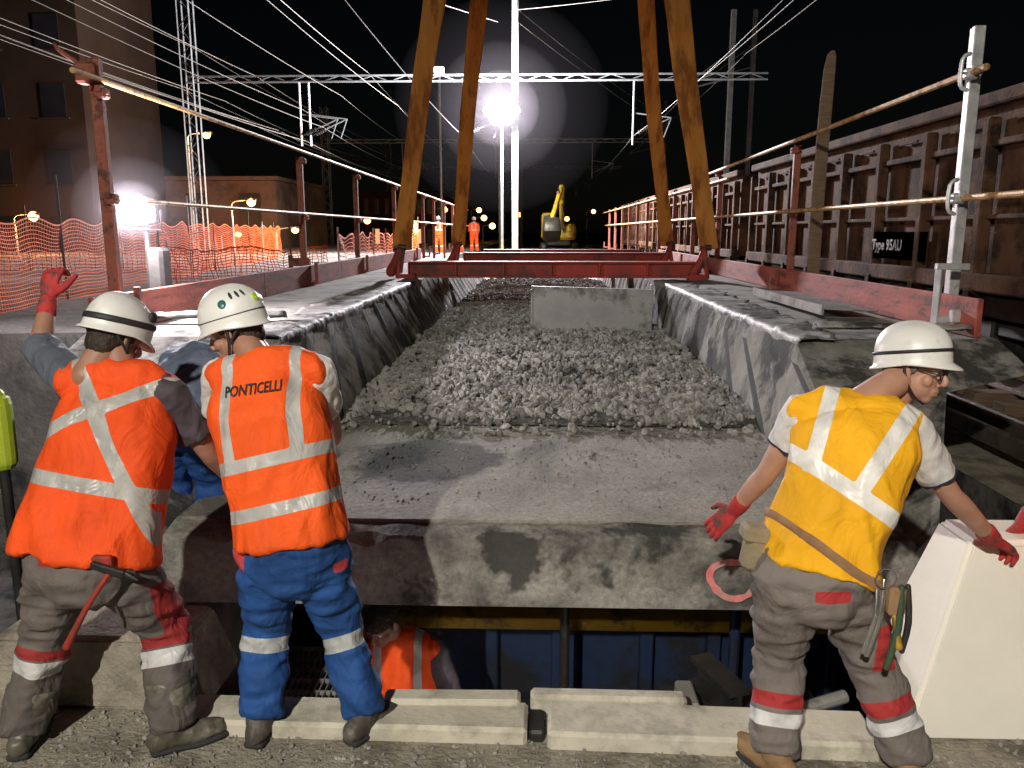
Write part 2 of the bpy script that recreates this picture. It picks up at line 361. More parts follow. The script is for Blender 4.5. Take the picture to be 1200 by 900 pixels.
def head(parent,c,f,up,hairmat,skin,helmet=True,style=0,back=0.0):
    c=V(c);f=V(f).normalized();up=V(up);up=(up-f*up.dot(f)).normalized();s=f.cross(up)
    A=(s,f,up)
    def L(x,y,z): return c+s*x+f*y+up*z
    parts=[ellipsoid(L(0,-.012,.025),(.076,.096,.09),A),
           ellipsoid(L(0,.03,-.045),(.06,.06,.07),A),
           ellipsoid(L(0,.062,-.092),(.03,.024,.022),A),
           ring_tube([L(0,.088,.012),L(0,.112,-.022),L(0,.106,-.034)],[(.008,.01),(.013,.013),(.016,.01)],hint=s,nseg=10,sub=2),
           ring_tube([L(-.05,.068,.028),L(0,.086,.026),L(.05,.068,.028)],[.011,.011,.011],hint=up,nseg=8,sub=2),
           ring_tube([L(-.022,.086,-.062),L(0,.094,-.060),L(.022,.086,-.062)],[.006,.009,.006],hint=up,nseg=8,sub=2),
           ring_tube([L(-.02,.084,-.075),L(0,.091,-.074),L(.02,.084,-.075)],[.006,.009,.006],hint=up,nseg=8,sub=2),
           ellipsoid(L(-.045,.06,-.03),(.022,.02,.022),A),ellipsoid(L(.045,.06,-.03),(.022,.02,.022),A)]
    for sg in (-1,1):
        parts.append(ellipsoid(L(sg*.08,-.008,-.012),(.008,.019,.032),(s,(f-s*sg*.4).normalized(),up)))
        parts.append(ellipsoid(L(sg*.076,.0,-.030),(.008,.010,.012),A))
    parts.append(ring_tube([L(0,-.02,-.03),L(0,-.035,-.11),L(0,-.05,-.17)],[(.058,.06),(.055,.058),(.06,.06)],hint=s))
    me=remesh(parts,.0048,3); mesh_obj(me,'face_and_neck',skin,parent)
    e=MB()
    for sg in(-1,1):
        e.ell(L(sg*.031,.074,.006),(.0125,.0125,.0125),M['eye'],A); e.ell(L(sg*.031,.0835,.006),(.0052,.0045,.0052),M['iris'],A)
    e.obj('eyes',parent,True)
    hp=[ellipsoid(L(0,-.03,.022),(.082,.087,.09),A),ellipsoid(L(0,-.052,-.035),(.064,.05,.06),A)]
    if not helmet: hp.append(ellipsoid(L(0,.01,.055),(.078,.088,.07),A))
    for sg in(-1,1): hp.append(ellipsoid(L(sg*.074,.012,.010),(.008,.016,.025),A))
    me=remesh(hp,.007,1); wrinkle(me,.004,60,3); mesh_obj(me,'hair',hairmat,parent)
    if helmet:
        # helmet frame may sit tipped back on the head
        hf_=(f*math.cos(back)+up*math.sin(back)); hu_=(up*math.cos(back)-f*math.sin(back))
        def H(x,y,z): return c+s*x+hf_*y+hu_*z
        vs=[];fs=[];nu=40;nv=14; HZ=.052
        prof=[]
        for j in range(nv+1):
            ph=math.pi/2*j/nv
            prof.append((math.sin(ph)**.92,math.cos(ph)))
        def R(k,rr,z):
            a=2*math.pi*k/nu; cx,cy=math.cos(a),math.sin(a)
            rx,ry=.104,.130
            cr=.035*math.exp(-(cx/.28)**2)*rr*(1-rr)*4
            ridge=1+cr
            return H(rx*rr*cx*ridge,-.008+ry*rr*cy*ridge,HZ+z+(.008*math.exp(-(cx*rr/.22)**2) if z>.03 else 0))
        for rr,z in prof:
            for k in range(nu): vs.append(R(k,rr,.108*z+.006))
        for rr,z,br in ((1.01,-.012,0),(1.015,-.026,0),(1.05,-.034,.22),(1.06,-.041,.24),(1.03,-.040,.15),(.96,-.03,0),(.93,.0,0)):
            for k in range(nu):
                a=2*math.pi*k/nu; fr=max(0,math.sin(a))**3*br + max(0,-math.sin(a))**2*br*.25
                p=R(k,rr,z); q=H(0,-.008,HZ+z); p=p+(p-q).normalized()*fr*.13*(1 if style!=1 else .6)
                p=p-hu_*(.014*max(0,math.sin(a))**2 if br else 0)-hu_*.022*max(0,-math.sin(a))
                vs.append(p)
        rows=nv+1+7
        for i in range(rows-1):
            for k in range(nu):
                k2=(k+1)%nu; fs.append((i*nu+k,i*nu+k2,(i+1)*nu+k2,(i+1)*nu+k))
        make_obj('helmet_shell',vs,fs,M['helmet'],smooth=True,parent=parent)
        h=MB()
        def on(a,z,off=1.03):
            r=math.sqrt(max(0,1-((z-.006)/.108)**2))*off if z>.006 else off
            return H(.104*r*math.cos(a),-.008+.130*r*math.sin(a),HZ+z)
        if style==0:
            h.tube([on(2*math.pi*k/24,.012+.022*math.sin(2*math.pi*k/24)) for k in range(25)],[(.012,.004)]*25,M['strapB'],hint=hu_,nseg=8,sub=1)
            h.tube([on(a,.05+.02*math.sin(a),1.04) for a in np.linspace(.5,2.6,10)],[(.022,.012)]*10,M['strapB'],hint=hu_,nseg=8,sub=1)
        if style==1:
            for a,mm,w,z in ((-1.72,M['visor'],.022,.045),(-1.30,M['visor'],.026,.040),(-2.95,M['tealt'],.016,.05)):
                p=on(a,z,1.0); nn=(p-H(0,-.008,HZ)).normalized(); s2=hu_.cross(nn).normalized(); u2=nn.cross(s2)
                h.ell(p,(w,.018,.005),mm,(s2,u2,nn))
            for a in(-2.6,-2.35,-2.1):
                p=on(a,.072,1.0); nn=(p-H(0,-.008,HZ)).normalized(); s2=hu_.cross(nn).normalized(); u2=nn.cross(s2)
                h.ell(p,(.006,.018,.004),M['strapB'],(s2,u2,nn))
            h.tube([on(2*math.pi*k/24,.002,1.015) for k in range(25)],[(.002,.002)]*25,M['strapB'],hint=hu_,nseg=6,sub=1)
        if style==2:
            h.tube([on(2*math.pi*k/24,.008+.012*math.sin(2*math.pi*k/24)) for k in range(25)],[(.006,.003)]*25,M['strapB'],hint=hu_,nseg=8,sub=1)
        for sg in(-1,1):
            h.tube([L(sg*.095,-.02,.02),L(sg*.088,.0,-.04),L(sg*.064,.035,-.09),L(0,.062,-.119)],[(.006,.002)]*4,M['strapB'],hint=f,nseg=6)
            h.tube([L(sg*.088,-.07,.01),L(sg*.088,.0,-.045)],[(.006,.002)]*2,M['strapB'],hint=up,nseg=6,sub=1)
        h.obj('helmet_fittings',parent,True)
    return L

def segdist(P,a,b):
    a=np.array(a);b=np.array(b);ab=b-a;t=np.clip(((P-a)@ab)/(ab@ab),0,1)
    return np.linalg.norm(P-(a+t[:,None]*ab),axis=1),t

def worker(J,o):
    P=empty('construction_worker')
    vx=o.get('voxel',1.0)
    J={k:V(v) for k,v in J.items()}
    side=(J['shR']-J['shL']).normalized()
    smid=(J['shL']+J['shR'])/2
    upv=(J['neck']-J['pel']).normalized(); side=(side-upv*side.dot(upv)*.6).normalized()
    fwd=upv.cross(side).normalized()
    skin=o.get('skin',M['skin'])
    tw=o.get('tw',1.0)
    hem=J['pel']+(J['pel']-J['waist']).normalized()*o.get('hemdrop',.03)
    bp=[ring_tube([J['pel'],J['waist'],J['chest'],smid-upv*.03],[(.155,.105),(.145,.1),(.17,.11),(.12,.08)],hint=side),
        ring_tube([J['chest'],smid,J['neck'],J['neck']+ (J['head']-J['neck'])*.5],[(.12,.09),(.1,.075),(.062,.062),(.056,.058)],hint=side),
        ring_tube([J['shL'],smid,J['shR']],[.062,.07,.062],hint=upv)]
    for k in 'LR':
        a,b,c=J['sh'+k],J['el'+k],J['wr'+k]
        bp.append(ring_tube([a,(a*.55+b*.45),b,(b*.7+c*.3),c],[.055,.05,.04,.041,.027]))
    me=remesh(bp,.009*vx,4); mesh_obj(me,'body',skin,P)
    for k in 'LR':
        a,b=J['sh'+k],J['el'+k]; fr=o.get('sl'+k,.55)
        e=a+(b-a)*fr if fr<=1 else b
        pts=[a+(smid-a)*.25,a,a+(e-a)*.5,e]; rr=[.07,.074,.068,.066*o.get('slw',1)]
        if fr>1: pts.append(b+(J['wr'+k]-b)*(fr-1)); rr[-1]=.054; rr.append(.045)
        me=remesh([ring_tube(pts,rr,round_ends=False)],.0085*vx,2); wrinkle(me,.009,14,ord(k))
        C=coords(me); d,t=segdist(C,a,e); set_attr(me,'stripe',np.full(len(C),-1.)); set_attr(me,'patch',(t-.93)if o.get('trim') else np.full(len(C),-1.))
        mesh_obj(me,'sleeve_'+k,o['sleeve'+k] if 'sleeve'+k in o else o['sleeve'],P)
    hw=o.get('hemw',.21); 
    vp=[ring_tube([hem,J['waist'],J['chest'],smid+upv*.0],[(hw,.165),(hw*.94,.155),(.205*tw,.145),(.17,.09)],hint=side,power=2.5,nseg=28,round_ends=False),
        ring_tube([J['shL']+ (smid-J['shL'])*.05,J['shL']+(smid-J['shL'])*.4+upv*.02,smid+upv*.035,J['shR']+(smid-J['shR'])*.4+upv*.02,J['shR']+(smid-J['shR'])*.05],[(.06,.078),(.07,.08),(.07,.082),(.07,.08),(.06,.078)],hint=upv)]
    me=remesh(vp,.0095*vx,6)
    wrinkle(me,.024,4.6,o.get('seed',1),(1.2,1,.7)); wrinkle(me,.011,8,o.get('seed',1)+9,(1.6,1,.45))
    C=coords(me); O=np.array(J['pel']); Lh=(J['neck']-J['pel']).length
    x=(C-np.array(smid*.5+J['waist']*.5))@np.array(side); z=(C-O)@np.array(upv)/Lh; y=(C-np.array(smid*.5+J['waist']*.5))@np.array(fwd)
    st=np.full(len(C),-1.0)
    for s in o.get('stripes',[]):
        if s[0]=='h': v=s[2]-np.abs(z-s[1]-(s[3]*x if len(s)>3 else 0))*Lh
        elif s[0]=='v': v=np.minimum(s[3]-np.abs(x-s[1]),(z-s[2])*Lh)
        elif s[0]=='d':
            (x0,z0),(x1,z1),w=s[1],s[2],s[3]; dx,dz=x1-x0,(z1-z0)*Lh; L_=math.hypot(dx,dz)
            dist=np.abs((x-x0)*dz-(z-z0)*Lh*dx)/L_; v=np.where(y<.02,w-dist,-1)
            if len(s)>4: v=np.minimum(v,(z-s[4])*Lh)
        st=np.maximum(st,v)
    set_attr(me,'stripe',st); set_attr(me,'patch',np.full(len(C),-1.))
    vest=mesh_obj(me,o.get('torso_name','hi_vis_vest'),o['vest'],P)
    tp=[ring_tube([J['waist']*.5+J['pel']*.5,J['pel'],J['pel']+(J['pel']-J['waist']).normalized()*.07],[(.165,.125),(.18,.14),(.165,.135)],hint=side,power=2.3)]
    for k in 'LR':
        a,b,c=J['hip'+k],J['kn'+k],J['an'+k]; w=o.get('legw',1)
        c2=c+(c-b).normalized()*(-.0+o.get('cuff',.0))
        tp.append(ring_tube([a,a*.5+b*.5,b,b*.5+c2*.5,c2],[.108*w,.102*w,.083*w,.084*w,.076*w],round_ends=False,nseg=20))
        tp.append(ellipsoid(a+V((0,0,.0)),(.112*w,.125*w,.12)))
    me=remesh(tp,.0095*vx,5); wrinkle(me,.020,6.5,o.get('seed',1)+3,(1,1,1.4)); wrinkle(me,.010,12,o.get('seed',1)+5,(.5,.5,1.6))
    C=coords(me); st=np.full(len(C),-1.);pa=np.full(len(C),-1.)
    dl,tl=segdist(C,J['knL'],J['anL']); dr,tr=segdist(C,J['knR'],J['anR']); il=dl<dr
    Ls=(J['knL']-J['anL']).length
    for (t0,w) in o.get('legstripes',[]):
        for d_,t_,sel in((dl,tl,il),(dr,tr,~il)): st=np.maximum(st,np.where(sel,w-np.abs(t_-t0)*Ls,-1))
    for (t0,w) in o.get('legreds',[]):
        for d_,t_,sel in((dl,tl,il),(dr,tr,~il)): pa=np.maximum(pa,np.where(sel,w-np.abs(t_-t0)*Ls,-1))
    for (c,r) in o.get('patches',[]):
        q=(C-np.array(c))/np.array(r); pa=np.maximum(pa,(1-np.max(np.abs(q),axis=1))*.05)
    set_attr(me,'stripe',st); set_attr(me,'patch',pa); mesh_obj(me,'trousers',o['trousers'],P)
    for k in 'LR':
        a=J['an'+k]; fd=V(o.get('foot'+k,(0,1,0))).normalized(); up=V((0,0,1)); sx=fd.cross(up).normalized()
        g=V((a.x,a.y,o.get('gz',0))); shin=(J['kn'+k]-a).normalized()
        shaft=o.get('shaft',.12); wb=.062 if shaft>.15 else .052; ex=.030*(shaft>.15)
        parts=[ring_tube([a+shin*shaft,a+shin*shaft*.5,g+up*.09-fd*.01,g+up*.05],[(wb+ex,wb+ex),(wb+ex*.6,wb+ex*.6),(.052,.06),(.045,.055)],hint=sx,round_ends=False),
               ring_tube([g+up*.05-fd*.06,g+up*.052,g+up*.05+fd*.09,g+up*.042+fd*.165],[(.04,.042),(.043,.05),(.049,.042),(.042,.03)],hint=sx)]
        me=remesh(parts,.007,3); wrinkle(me,.005,22,4); mesh_obj(me,'boot_'+k,o['boot'],P)
        b=MB(); b.tube([g+up*.014-fd*.075,g+up*.014,g+up*.014+fd*.09,g+up*.016+fd*.185],[(.04,.014),(.042,.014),(.052,.014),(.036,.014)],M['sole'],hint=sx,power=3); b.obj('boot_sole_'+k,P,True)
    head(P,J['head'],o['face'],o.get('hup',(0,0,1)),o.get('hair',M['hair']),skin,o.get('helmet',True),o.get('hstyle',0),o.get('back',0))
    for k in 'LR':
        if 'hand'+k in o:
            d,n,t,cu,mm=o['hand'+k]; hand(P,J['wr'+k],d,n,t,cu,mm,'hand_'+k,sc=1.05 if mm is M['glove'] else .98)
            if mm is M['glove']:
                g=MB(); fa=(J['wr'+k]-J['el'+k]).normalized()
                g.tube([J['wr'+k]-fa*.06,J['wr'+k]-fa*.01],[.038,.034],M['glove']); g.obj('glove_cuff_'+k,P,True)
    return P,J,vest,side,upv,fwd

JA=dict(head=(-1.60,2.98,1.55),neck=(-1.57,2.93,1.43),chest=(-1.57,2.86,1.23),waist=(-1.61,2.76,.96),pel=(-1.63,2.71,.80),
 shL=(-1.74,2.9,1.40),shR=(-1.40,2.92,1.35),elL=(-1.95,3.06,1.50),wrL=(-1.97,3.18,1.68),elR=(-1.30,3.02,1.10),wrR=(-1.27,3.22,.90),
 hipL=(-1.73,2.7,.77),knL=(-1.88,2.78,.42),anL=(-1.95,2.70,.08),hipR=(-1.53,2.7,.77),knR=(-1.45,2.86,.42),anR=(-1.38,2.72,.09))
wa,JA,vA,sA,uA,fA=worker(JA,dict(vest=C_vestA,trousers=C_grey,sleeve=C_teeD,sleeveL=C_teeG,slL=1.0,slR=.75,boot=M['bootR'],shaft=.17,hemw=.25,hemdrop=.02,seed=4,
 stripes=[('h',.36,.026,-.12),('d',(-.13,1.0),(.2,.25),.026),('d',(.17,.93),(-.26,.55),.026)],
 legreds=[(.12,.02)],legstripes=[(.28,.03)],patches=[((-1.66,2.58,.83),(.08,.12,.03)),((-1.36,2.8,.55),(.05,.2,.12))],
 footL=(-.2,1,0),footR=(.85,.5,0),face=(.45,.85,-.5),hup=(.15,.2,1),skin=M['skinD'],hstyle=0,
 handL=((.0,.3,1),(.2,1,0),(1,0,0),.9,M['glove']),handR=((.1,.8,-.5),(0,-.3,-1),(-1,0,0),.5,M['skinD'])))
JB=dict(head=(-1.15,3.0,1.58),neck=(-1.04,2.93,1.47),chest=(-1.0,2.89,1.28),waist=(-.93,2.82,.97),pel=(-.905,2.79,.82),
 shL=(-1.19,2.95,1.41),shR=(-.83,2.93,1.43),elL=(-1.28,3.08,1.14),wrL=(-1.24,3.3,.96),elR=(-.82,3.10,1.15),wrR=(-.97,3.32,1.0),
 hipL=(-1.0,2.8,.78),knL=(-1.06,2.90,.43),anL=(-1.07,2.80,.10),hipR=(-.82,2.8,.78),knR=(-.775,2.92,.43),anR=(-.67,2.82,.10))
wb,JB,vB,sB,uB,fB=worker(JB,dict(vest=C_vestB,trousers=C_blue,sleeve=C_tee,slL=.6,slR=.6,boot=M['boot'],shaft=.08,hemw=.205,hemdrop=.0,seed=11,
 stripes=[('h',.46,.024,.05),('h',.2,.024,.05),('v',-.125,.46,.022),('v',.125,.46,.022)],
 legstripes=[(.2,.028)],patches=[((-1.08,2.7,.77),(.03,.1,.035)),((-.72,2.7,.74),(.02,.2,.02))],
 footL=(.1,1,0),footR=(.55,.8,0),face=(-.93,.08,-.40),hup=(-.1,0,1),hstyle=1,back=.12,skin=M['skinD'],
 handL=((.1,.8,-.5),(0,-.4,-1),(1,0,0),.5,M['skinD']),handR=((-.2,.8,-.5),(0,-.4,-1),(-1,0,0),.5,M['skinD'])))
JC=dict(head=(1.37,2.92,1.46),neck=(1.21,2.86,1.37),chest=(1.13,2.8,1.2),waist=(1.03,2.73,.93),pel=(.99,2.7,.78),
 shL=(.98,2.9,1.30),shR=(1.30,2.78,1.27),elL=(.88,2.98,1.04),wrL=(.80,3.12,.84),elR=(1.49,2.82,1.02),wrR=(1.73,2.93,.80),
 hipL=(.89,2.7,.75),knL=(.90,2.76,.40),anL=(.87,2.64,.09),hipR=(1.08,2.69,.75),knR=(1.23,2.74,.40),anR=(1.34,2.63,.09))
FC=(.78,-.60,-.16); UC=(.22,-.02,1)
wc,JC,vC,sC,uC,fC=worker(JC,dict(vest=C_vestC,trousers=C_greyC,sleeve=C_tee,trim=True,slL=.55,slR=.75,boot=M['bootT'],shaft=.08,hemw=.2,hemdrop=0,seed=21,
 stripes=[('h',.46,.03,-.45),('v',-.10,.46,.026),('d',(.17,.98),(.06,.42),.028,.40)],
 legstripes=[(.62,.024)],legreds=[(.42,.026)],patches=[((1.0,2.56,.74),(.06,.1,.02)),((1.24,2.62,.5),(.045,.12,.09))],
 footL=(-.5,.8,0),footR=(.4,.9,0),face=FC,hup=UC,hair=M['hairG'],hstyle=2,back=.22,
 handL=((-.55,.35,-.72),(.3,.6,-.5),(1,.3,.3),.22,M['glove']),handR=((.8,.4,-.4),(0,.3,-1),(0,1,0),.7,M['glove'])))
dx=.24
JD=dict(head=(2.02,3.0,1.55),neck=(1.98,2.92,1.42),chest=(1.98,2.86,1.22),waist=(1.97,2.8,.96),pel=(1.96,2.78,.82),
 shL=(1.80,2.9,1.38),shR=(2.16,2.9,1.38),elL=(1.76,2.97,1.1),wrL=(1.70,3.10,.80),elR=(2.28,2.95,1.1),wrR=(2.3,3.15,.9),
 hipL=(1.87,2.78,.78),knL=(1.80,2.8,.43),anL=(1.76,2.72,.09),hipR=(2.06,2.78,.78),knR=(2.1,2.86,.43),anR=(2.12,2.76,.09))
JD={k:(v[0]+dx,v[1],v[2]) for k,v in JD.items()}
worker(JD,dict(vest=C_vestB,trousers=C_greyC,sleeve=C_vestB,slL=1.5,slR=1.5,boot=M['boot'],shaft=.08,seed=31,stripes=[('h',.46,.024),('h',.2,.024)],legreds=[(.42,.026)],legstripes=[(.62,.024)],
 face=(.1,1,-.2),skin=M['skinD'],handL=((-.1,.5,-.7),(0,-.4,-1),(1,0,0),.6,M['glove']),handR=((0,.8,-.5),(0,-.4,-1),(-1,0,0),.6,M['glove'])))
JE=dict(head=(-.84,4.02,-.15),neck=(-.77,4.10,-.28),chest=(-.75,4.10,-.49),waist=(-.75,4.13,-.76),pel=(-.75,4.13,-.92),
 shL=(-.57,4.10,-.33),shR=(-.93,4.10,-.33),elL=(-.45,4.03,-.60),wrL=(-.50,3.85,-.78),elR=(-1.04,3.99,-.59),wrR=(-.96,3.83,-.76),
 hipL=(-.65,4.13,-.94),knL=(-.60,4.06,-1.3),anL=(-.60,4.13,-1.72),hipR=(-.85,4.13,-.94),knR=(-.88,4.03,-1.3),anR=(-.88,4.13,-1.72))
worker(JE,dict(vest=C_vestA,trousers=C_grey,sleeve=C_teeD,slL=1.3,slR=1.3,boot=M['boot'],gz=-1.8,shaft=.08,seed=41,stripes=[('h',.36,.024),('v',-.11,.3,.022),('v',.11,.3,.022)],
 face=(-.3,-.8,-.45),skin=M['skinD'],helmet=False,footL=(0,-1,0),footR=(-.2,-1,0),handL=((-.1,-.7,-.4),(0,0,-1),(-1,0,0),.7,M['glove']),handR=((.1,-.7,-.4),(0,0,-1),(1,0,0),.7,M['glove'])))
JF=dict(head=(-2.04,5.0,1.10),neck=(-2.03,4.84,1.18),chest=(-2.03,4.70,1.16),waist=(-2.03,4.48,1.03),pel=(-2.03,4.34,.92),
 shL=(-2.20,4.80,1.14),shR=(-1.86,4.80,1.14),elL=(-2.24,4.95,.89),wrL=(-2.18,5.12,.74),elR=(-1.82,4.95,.89),wrR=(-1.88,5.12,.74),
 hipL=(-2.12,4.34,.88),knL=(-2.14,4.5,.48),anL=(-2.13,4.32,.17),hipR=(-1.94,4.34,.88),knR=(-1.92,4.5,.48),anR=(-1.93,4.32,.17))
worker(JF,dict(vest=C_teeB,torso_name='shirt',trousers=C_blue,sleeve=C_teeB,slL=1.4,slR=1.4,boot=M['boot'],gz=.08,shaft=.08,seed=51,face=(0,.7,-.7),hup=(0,.7,.7),skin=M['skinD'],hstyle=0,
 handL=((.1,.6,-.8),(0,-.6,-.6),(1,0,0),.5,M['glove']),handR=((-.1,.6,-.8),(0,-.6,-.6),(-1,0,0),.5,M['glove'])))
for i,(x,y) in enumerate(((-4.9,40),(-4.0,41),(-3.3,42))):
    z0=.85
    worker({k:(x+a,y+b,z0+c) for k,(a,b,c) in dict(head=(0,0,1.66),neck=(0,0,1.5),chest=(0,0,1.3),waist=(0,0,1.05),pel=(0,0,.92),shL=(-.19,0,1.44),shR=(.19,0,1.44),elL=(-.25,.05,1.15),wrL=(-.2,.2,.95),elR=(.25,.05,1.15),wrR=(.2,.2,.95),hipL=(-.1,0,.88),knL=(-.12,.02,.48),anL=(-.13,0,.09),hipR=(.1,0,.88),knR=(.13,.02,.48),anR=(.16,0,.09)).items()},
     dict(vest=C_vestB,trousers=C_vestB,sleeve=C_vestB,slL=1.4,slR=1.4,boot=M['boot'],gz=z0,voxel=1.8,stripes=[('h',.4,.03),('v',-.1,.4,.025),('v',.1,.4,.025)],face=(0,1,-.1),seed=i,legstripes=[(.3,.03)],
     handL=((0,.3,-1),(1,0,0),(0,1,0),.4,M['glove']),handR=((0,.3,-1),(-1,0,0),(0,1,0),.4,M['glove'])))

def bvh(o): return BVHTree.FromPolygons([v.co[:] for v in o.data.vertices],[p.vertices[:] for p in o.data.polygons])
def lettering(txt,vest,parent,origin,xd,yd,size,m,name,viewdir):
    cu=bpy.data.curves.new('t','FONT'); cu.body=txt; cu.size=size; cu.align_x='CENTER'; cu.offset=size*.02; cu.resolution_u=2
    to=bpy.data.objects.new('t',cu); COL.objects.link(to)
    dg=bpy.context.evaluated_depsgraph_get(); me=bpy.data.meshes.new_from_object(to.evaluated_get(dg)); bpy.data.objects.remove(to)
    import bmesh
    bm=bmesh.new(); bm.from_mesh(me); bmesh.ops.triangulate(bm,faces=bm.faces); bmesh.ops.subdivide_edges(bm,edges=[e for e in bm.edges if e.calc_length()>.015],cuts=2); 
    bmv=bvh(vest) if vest else None
    for v in bm.verts:
        p=origin+xd*v.co.x+yd*v.co.y
        if bmv:
            h=bmv.ray_cast(p-viewdir*.6,viewdir)
            if h[0]: p=h[0]-viewdir*.005
        v.co=p
    bm.to_mesh(me); bm.free(); me.materials.clear(); me.materials.append(m)
    o=bpy.data.objects.new(name,me); COL.objects.link(o); o.parent=parent; return o
lettering('PONTICELLI',vB,wb,JB['chest']+uB*.075+sB*.005,sB*.8,uB*1.15,.05,M['strapB'],'back_lettering',fB)

def tools(P,c,kind):
    t=MB(); c=V(c)
    if kind==0:
        t.tube([c+V((.06,-.02,.0)),c+V((-.02,-.04,-.12)),c+V((-.11,-.03,-.27))],[.009,.010,.014],M['red'])
        t.beam(c+V((0,-.02,.03)),c+V((.12,-.03,.0)),.022,.026,M['dark'],bev=.004)
        t.tube([c+V((.12,-.03,.0)),c+V((.16,-.03,-.02))],[(.012,.006),(.004,.004)],M['dark'])
        t.box(c+V((.03,.0,.03)),(.07,.03,.05),M['red'],bev=.008)
    if kind==1:
        t.tube([c+V((0,0,0)),c+V((-.01,-.03,-.10)),c+V((-.04,-.03,-.24))],[(.010,.004),(.009,.004),(.012,.005)],M['chrome'])
        t.tube([c+V((.02,0,.01)),c+V((.005,-.03,-.11)),c+V((-.03,-.03,-.25))],[(.006,.004),(.009,.004),(.010,.005)],M['chrome'])
        t.box(c+V((.05,-.03,-.05)),(.055,.04,.1),M['leather'],bev=.01)
        t.tube([c+V((.06,-.04,0)),c+V((.055,-.05,-.14)),c+V((.03,-.05,-.28))],[.011,.013,.011],M['green'])
        t.tube([c+V((.085,-.03,0)),c+V((.09,-.045,-.12)),c+V((.075,-.05,-.22))],[.009,.011,.009],M['dark'])
        t.tube([c+V((.045,-.04,-.1)),c+V((.06,-.06,-.2))],[.010,.012],M['yellow'])
        for k in range(10):
            a=k*.63; t.cyl(c+V((.01+.035*math.cos(a),-.035,.03+.035*math.sin(a))),c+V((.01+.035*math.cos(a+.63),-.035,.03+.035*math.sin(a+.63))),.003,M['chrome'],n=6)
    t.obj('belt_tools',P,auto=True)
tools(wa,(-1.52,2.55,.80),0); tools(wc,(1.14,2.54,.80),1)
b=MB(); bt=bvh(vC); bw=[]
for k in range(49):
    a=2*math.pi*k/48; dr_=sC*math.cos(a)+fC*math.sin(a); c0=JC['pel']+uC*(.07-.07*math.cos(a))
    h=bt.ray_cast(c0+dr_*.6,-dr_)
    if h[0]: bw.append(h[0]+dr_*.006)
b.tube(bw,[(.017,.004)]*len(bw),M['leather'],hint=V((0,0,1)),nseg=8,sub=1)
pc=JC['pel']-sC*.21-fC*.04+V((0,0,.0))
b.box(pc,(.085,.09,.16),M['canvas'],Matrix.Rotation(.15,3,'Y'),.03); b.box(pc+V((-.004,0,.06)),(.097,.1,.06),M['canvas'],Matrix.Rotation(.15,3,'Y'),.02)
b.obj('tool_belt_and_pouch',wc,auto=True)
g=MB(); hf=V(FC).normalized(); hu=V(UC); hu=(hu-hf*hu.dot(hf)).normalized(); hs=hf.cross(hu)
for sg in(-1,1):
    ctr=JC['head']+hf*.1+hs*sg*.033+hu*.002
    pts=[ctr+hs*(.026*math.cos(a))+hu*(.019*math.sin(a)) for a in np.linspace(0,2*math.pi,17)]
    g.tube(pts,[.0025]*17,M['strapB'],nseg=6,sub=1)
    g.tube([ctr+hs*sg*.026,JC['head']+hs*sg*.083-hf*.0+hu*.004],[.0025,.0025],M['strapB'],nseg=6,sub=1)
g.tube([JC['head']+hf*.1-hs*.008+hu*.006,JC['head']+hf*.1+hs*.008+hu*.006],[.002,.002],M['strapB'],nseg=6,sub=1)
g.obj('spectacles',wc,True)

# ------------------------------------------------------------------ ground
G=MB()
X0,X1,Y0,Y1=-9.0,3.5,3.0,26.0
def quad(x0,x1,y0,y1,z,m=M['ground']): G.add(([V((x0,y0,z)),V((x1,y0,z)),V((x1,y1,z)),V((x0,y1,z))],[(0,1,2,3)]),m)
quad(-400,400,-60,Y0,0); quad(-400,X0,Y0,Y1,0); quad(X1,400,Y0,Y1,0); quad(-400,400,Y1,900,0)
G.obj('ground')
Pm=MB()
zb=-1.8
for a,b_ in (((X0,Y0),(X1,Y0)),((X0,Y1),(X1,Y1)),((X0,Y0),(X0,Y1)),((X1,Y0),(X1,Y1))):
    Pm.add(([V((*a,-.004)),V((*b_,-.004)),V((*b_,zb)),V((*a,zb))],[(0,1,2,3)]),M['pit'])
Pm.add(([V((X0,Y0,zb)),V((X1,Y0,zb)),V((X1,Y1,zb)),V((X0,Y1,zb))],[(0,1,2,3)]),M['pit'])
Pm.obj('excavation_pit')
def yard(x,y): return .9+.04*noise.noise(V((x*.4,y*.4,0)))
nx,ny=40,60; xs=[-3.62-(i/nx)**1.6*90 for i in range(nx+1)]; ys=[8.2+(j/ny)**1.8*160 for j in range(ny+1)]
vs=[V((x,y,yard(x,y))) for y in ys for x in xs]; fs=[(j*(nx+1)+i,j*(nx+1)+i+1,(j+1)*(nx+1)+i+1,(j+1)*(nx+1)+i) for j in range(ny) for i in range(nx)]
mi=[0]*len(fs); base=len(vs)
for x in xs: vs.append(V((x,8.1,-1.8)))
for i in range(nx): fs.append((i,i+1,base+i+1,base+i)); mi.append(1)
b2=len(vs)
for y in ys: vs.append(V((-3.55,y,-1.8)))
for j in range(ny): fs.append((j*(nx+1),(j+1)*(nx+1),b2+j+1,b2+j)); mi.append(1)
make_obj('yard_terrain',vs,fs,[M['yard'],M['pit']],mi)

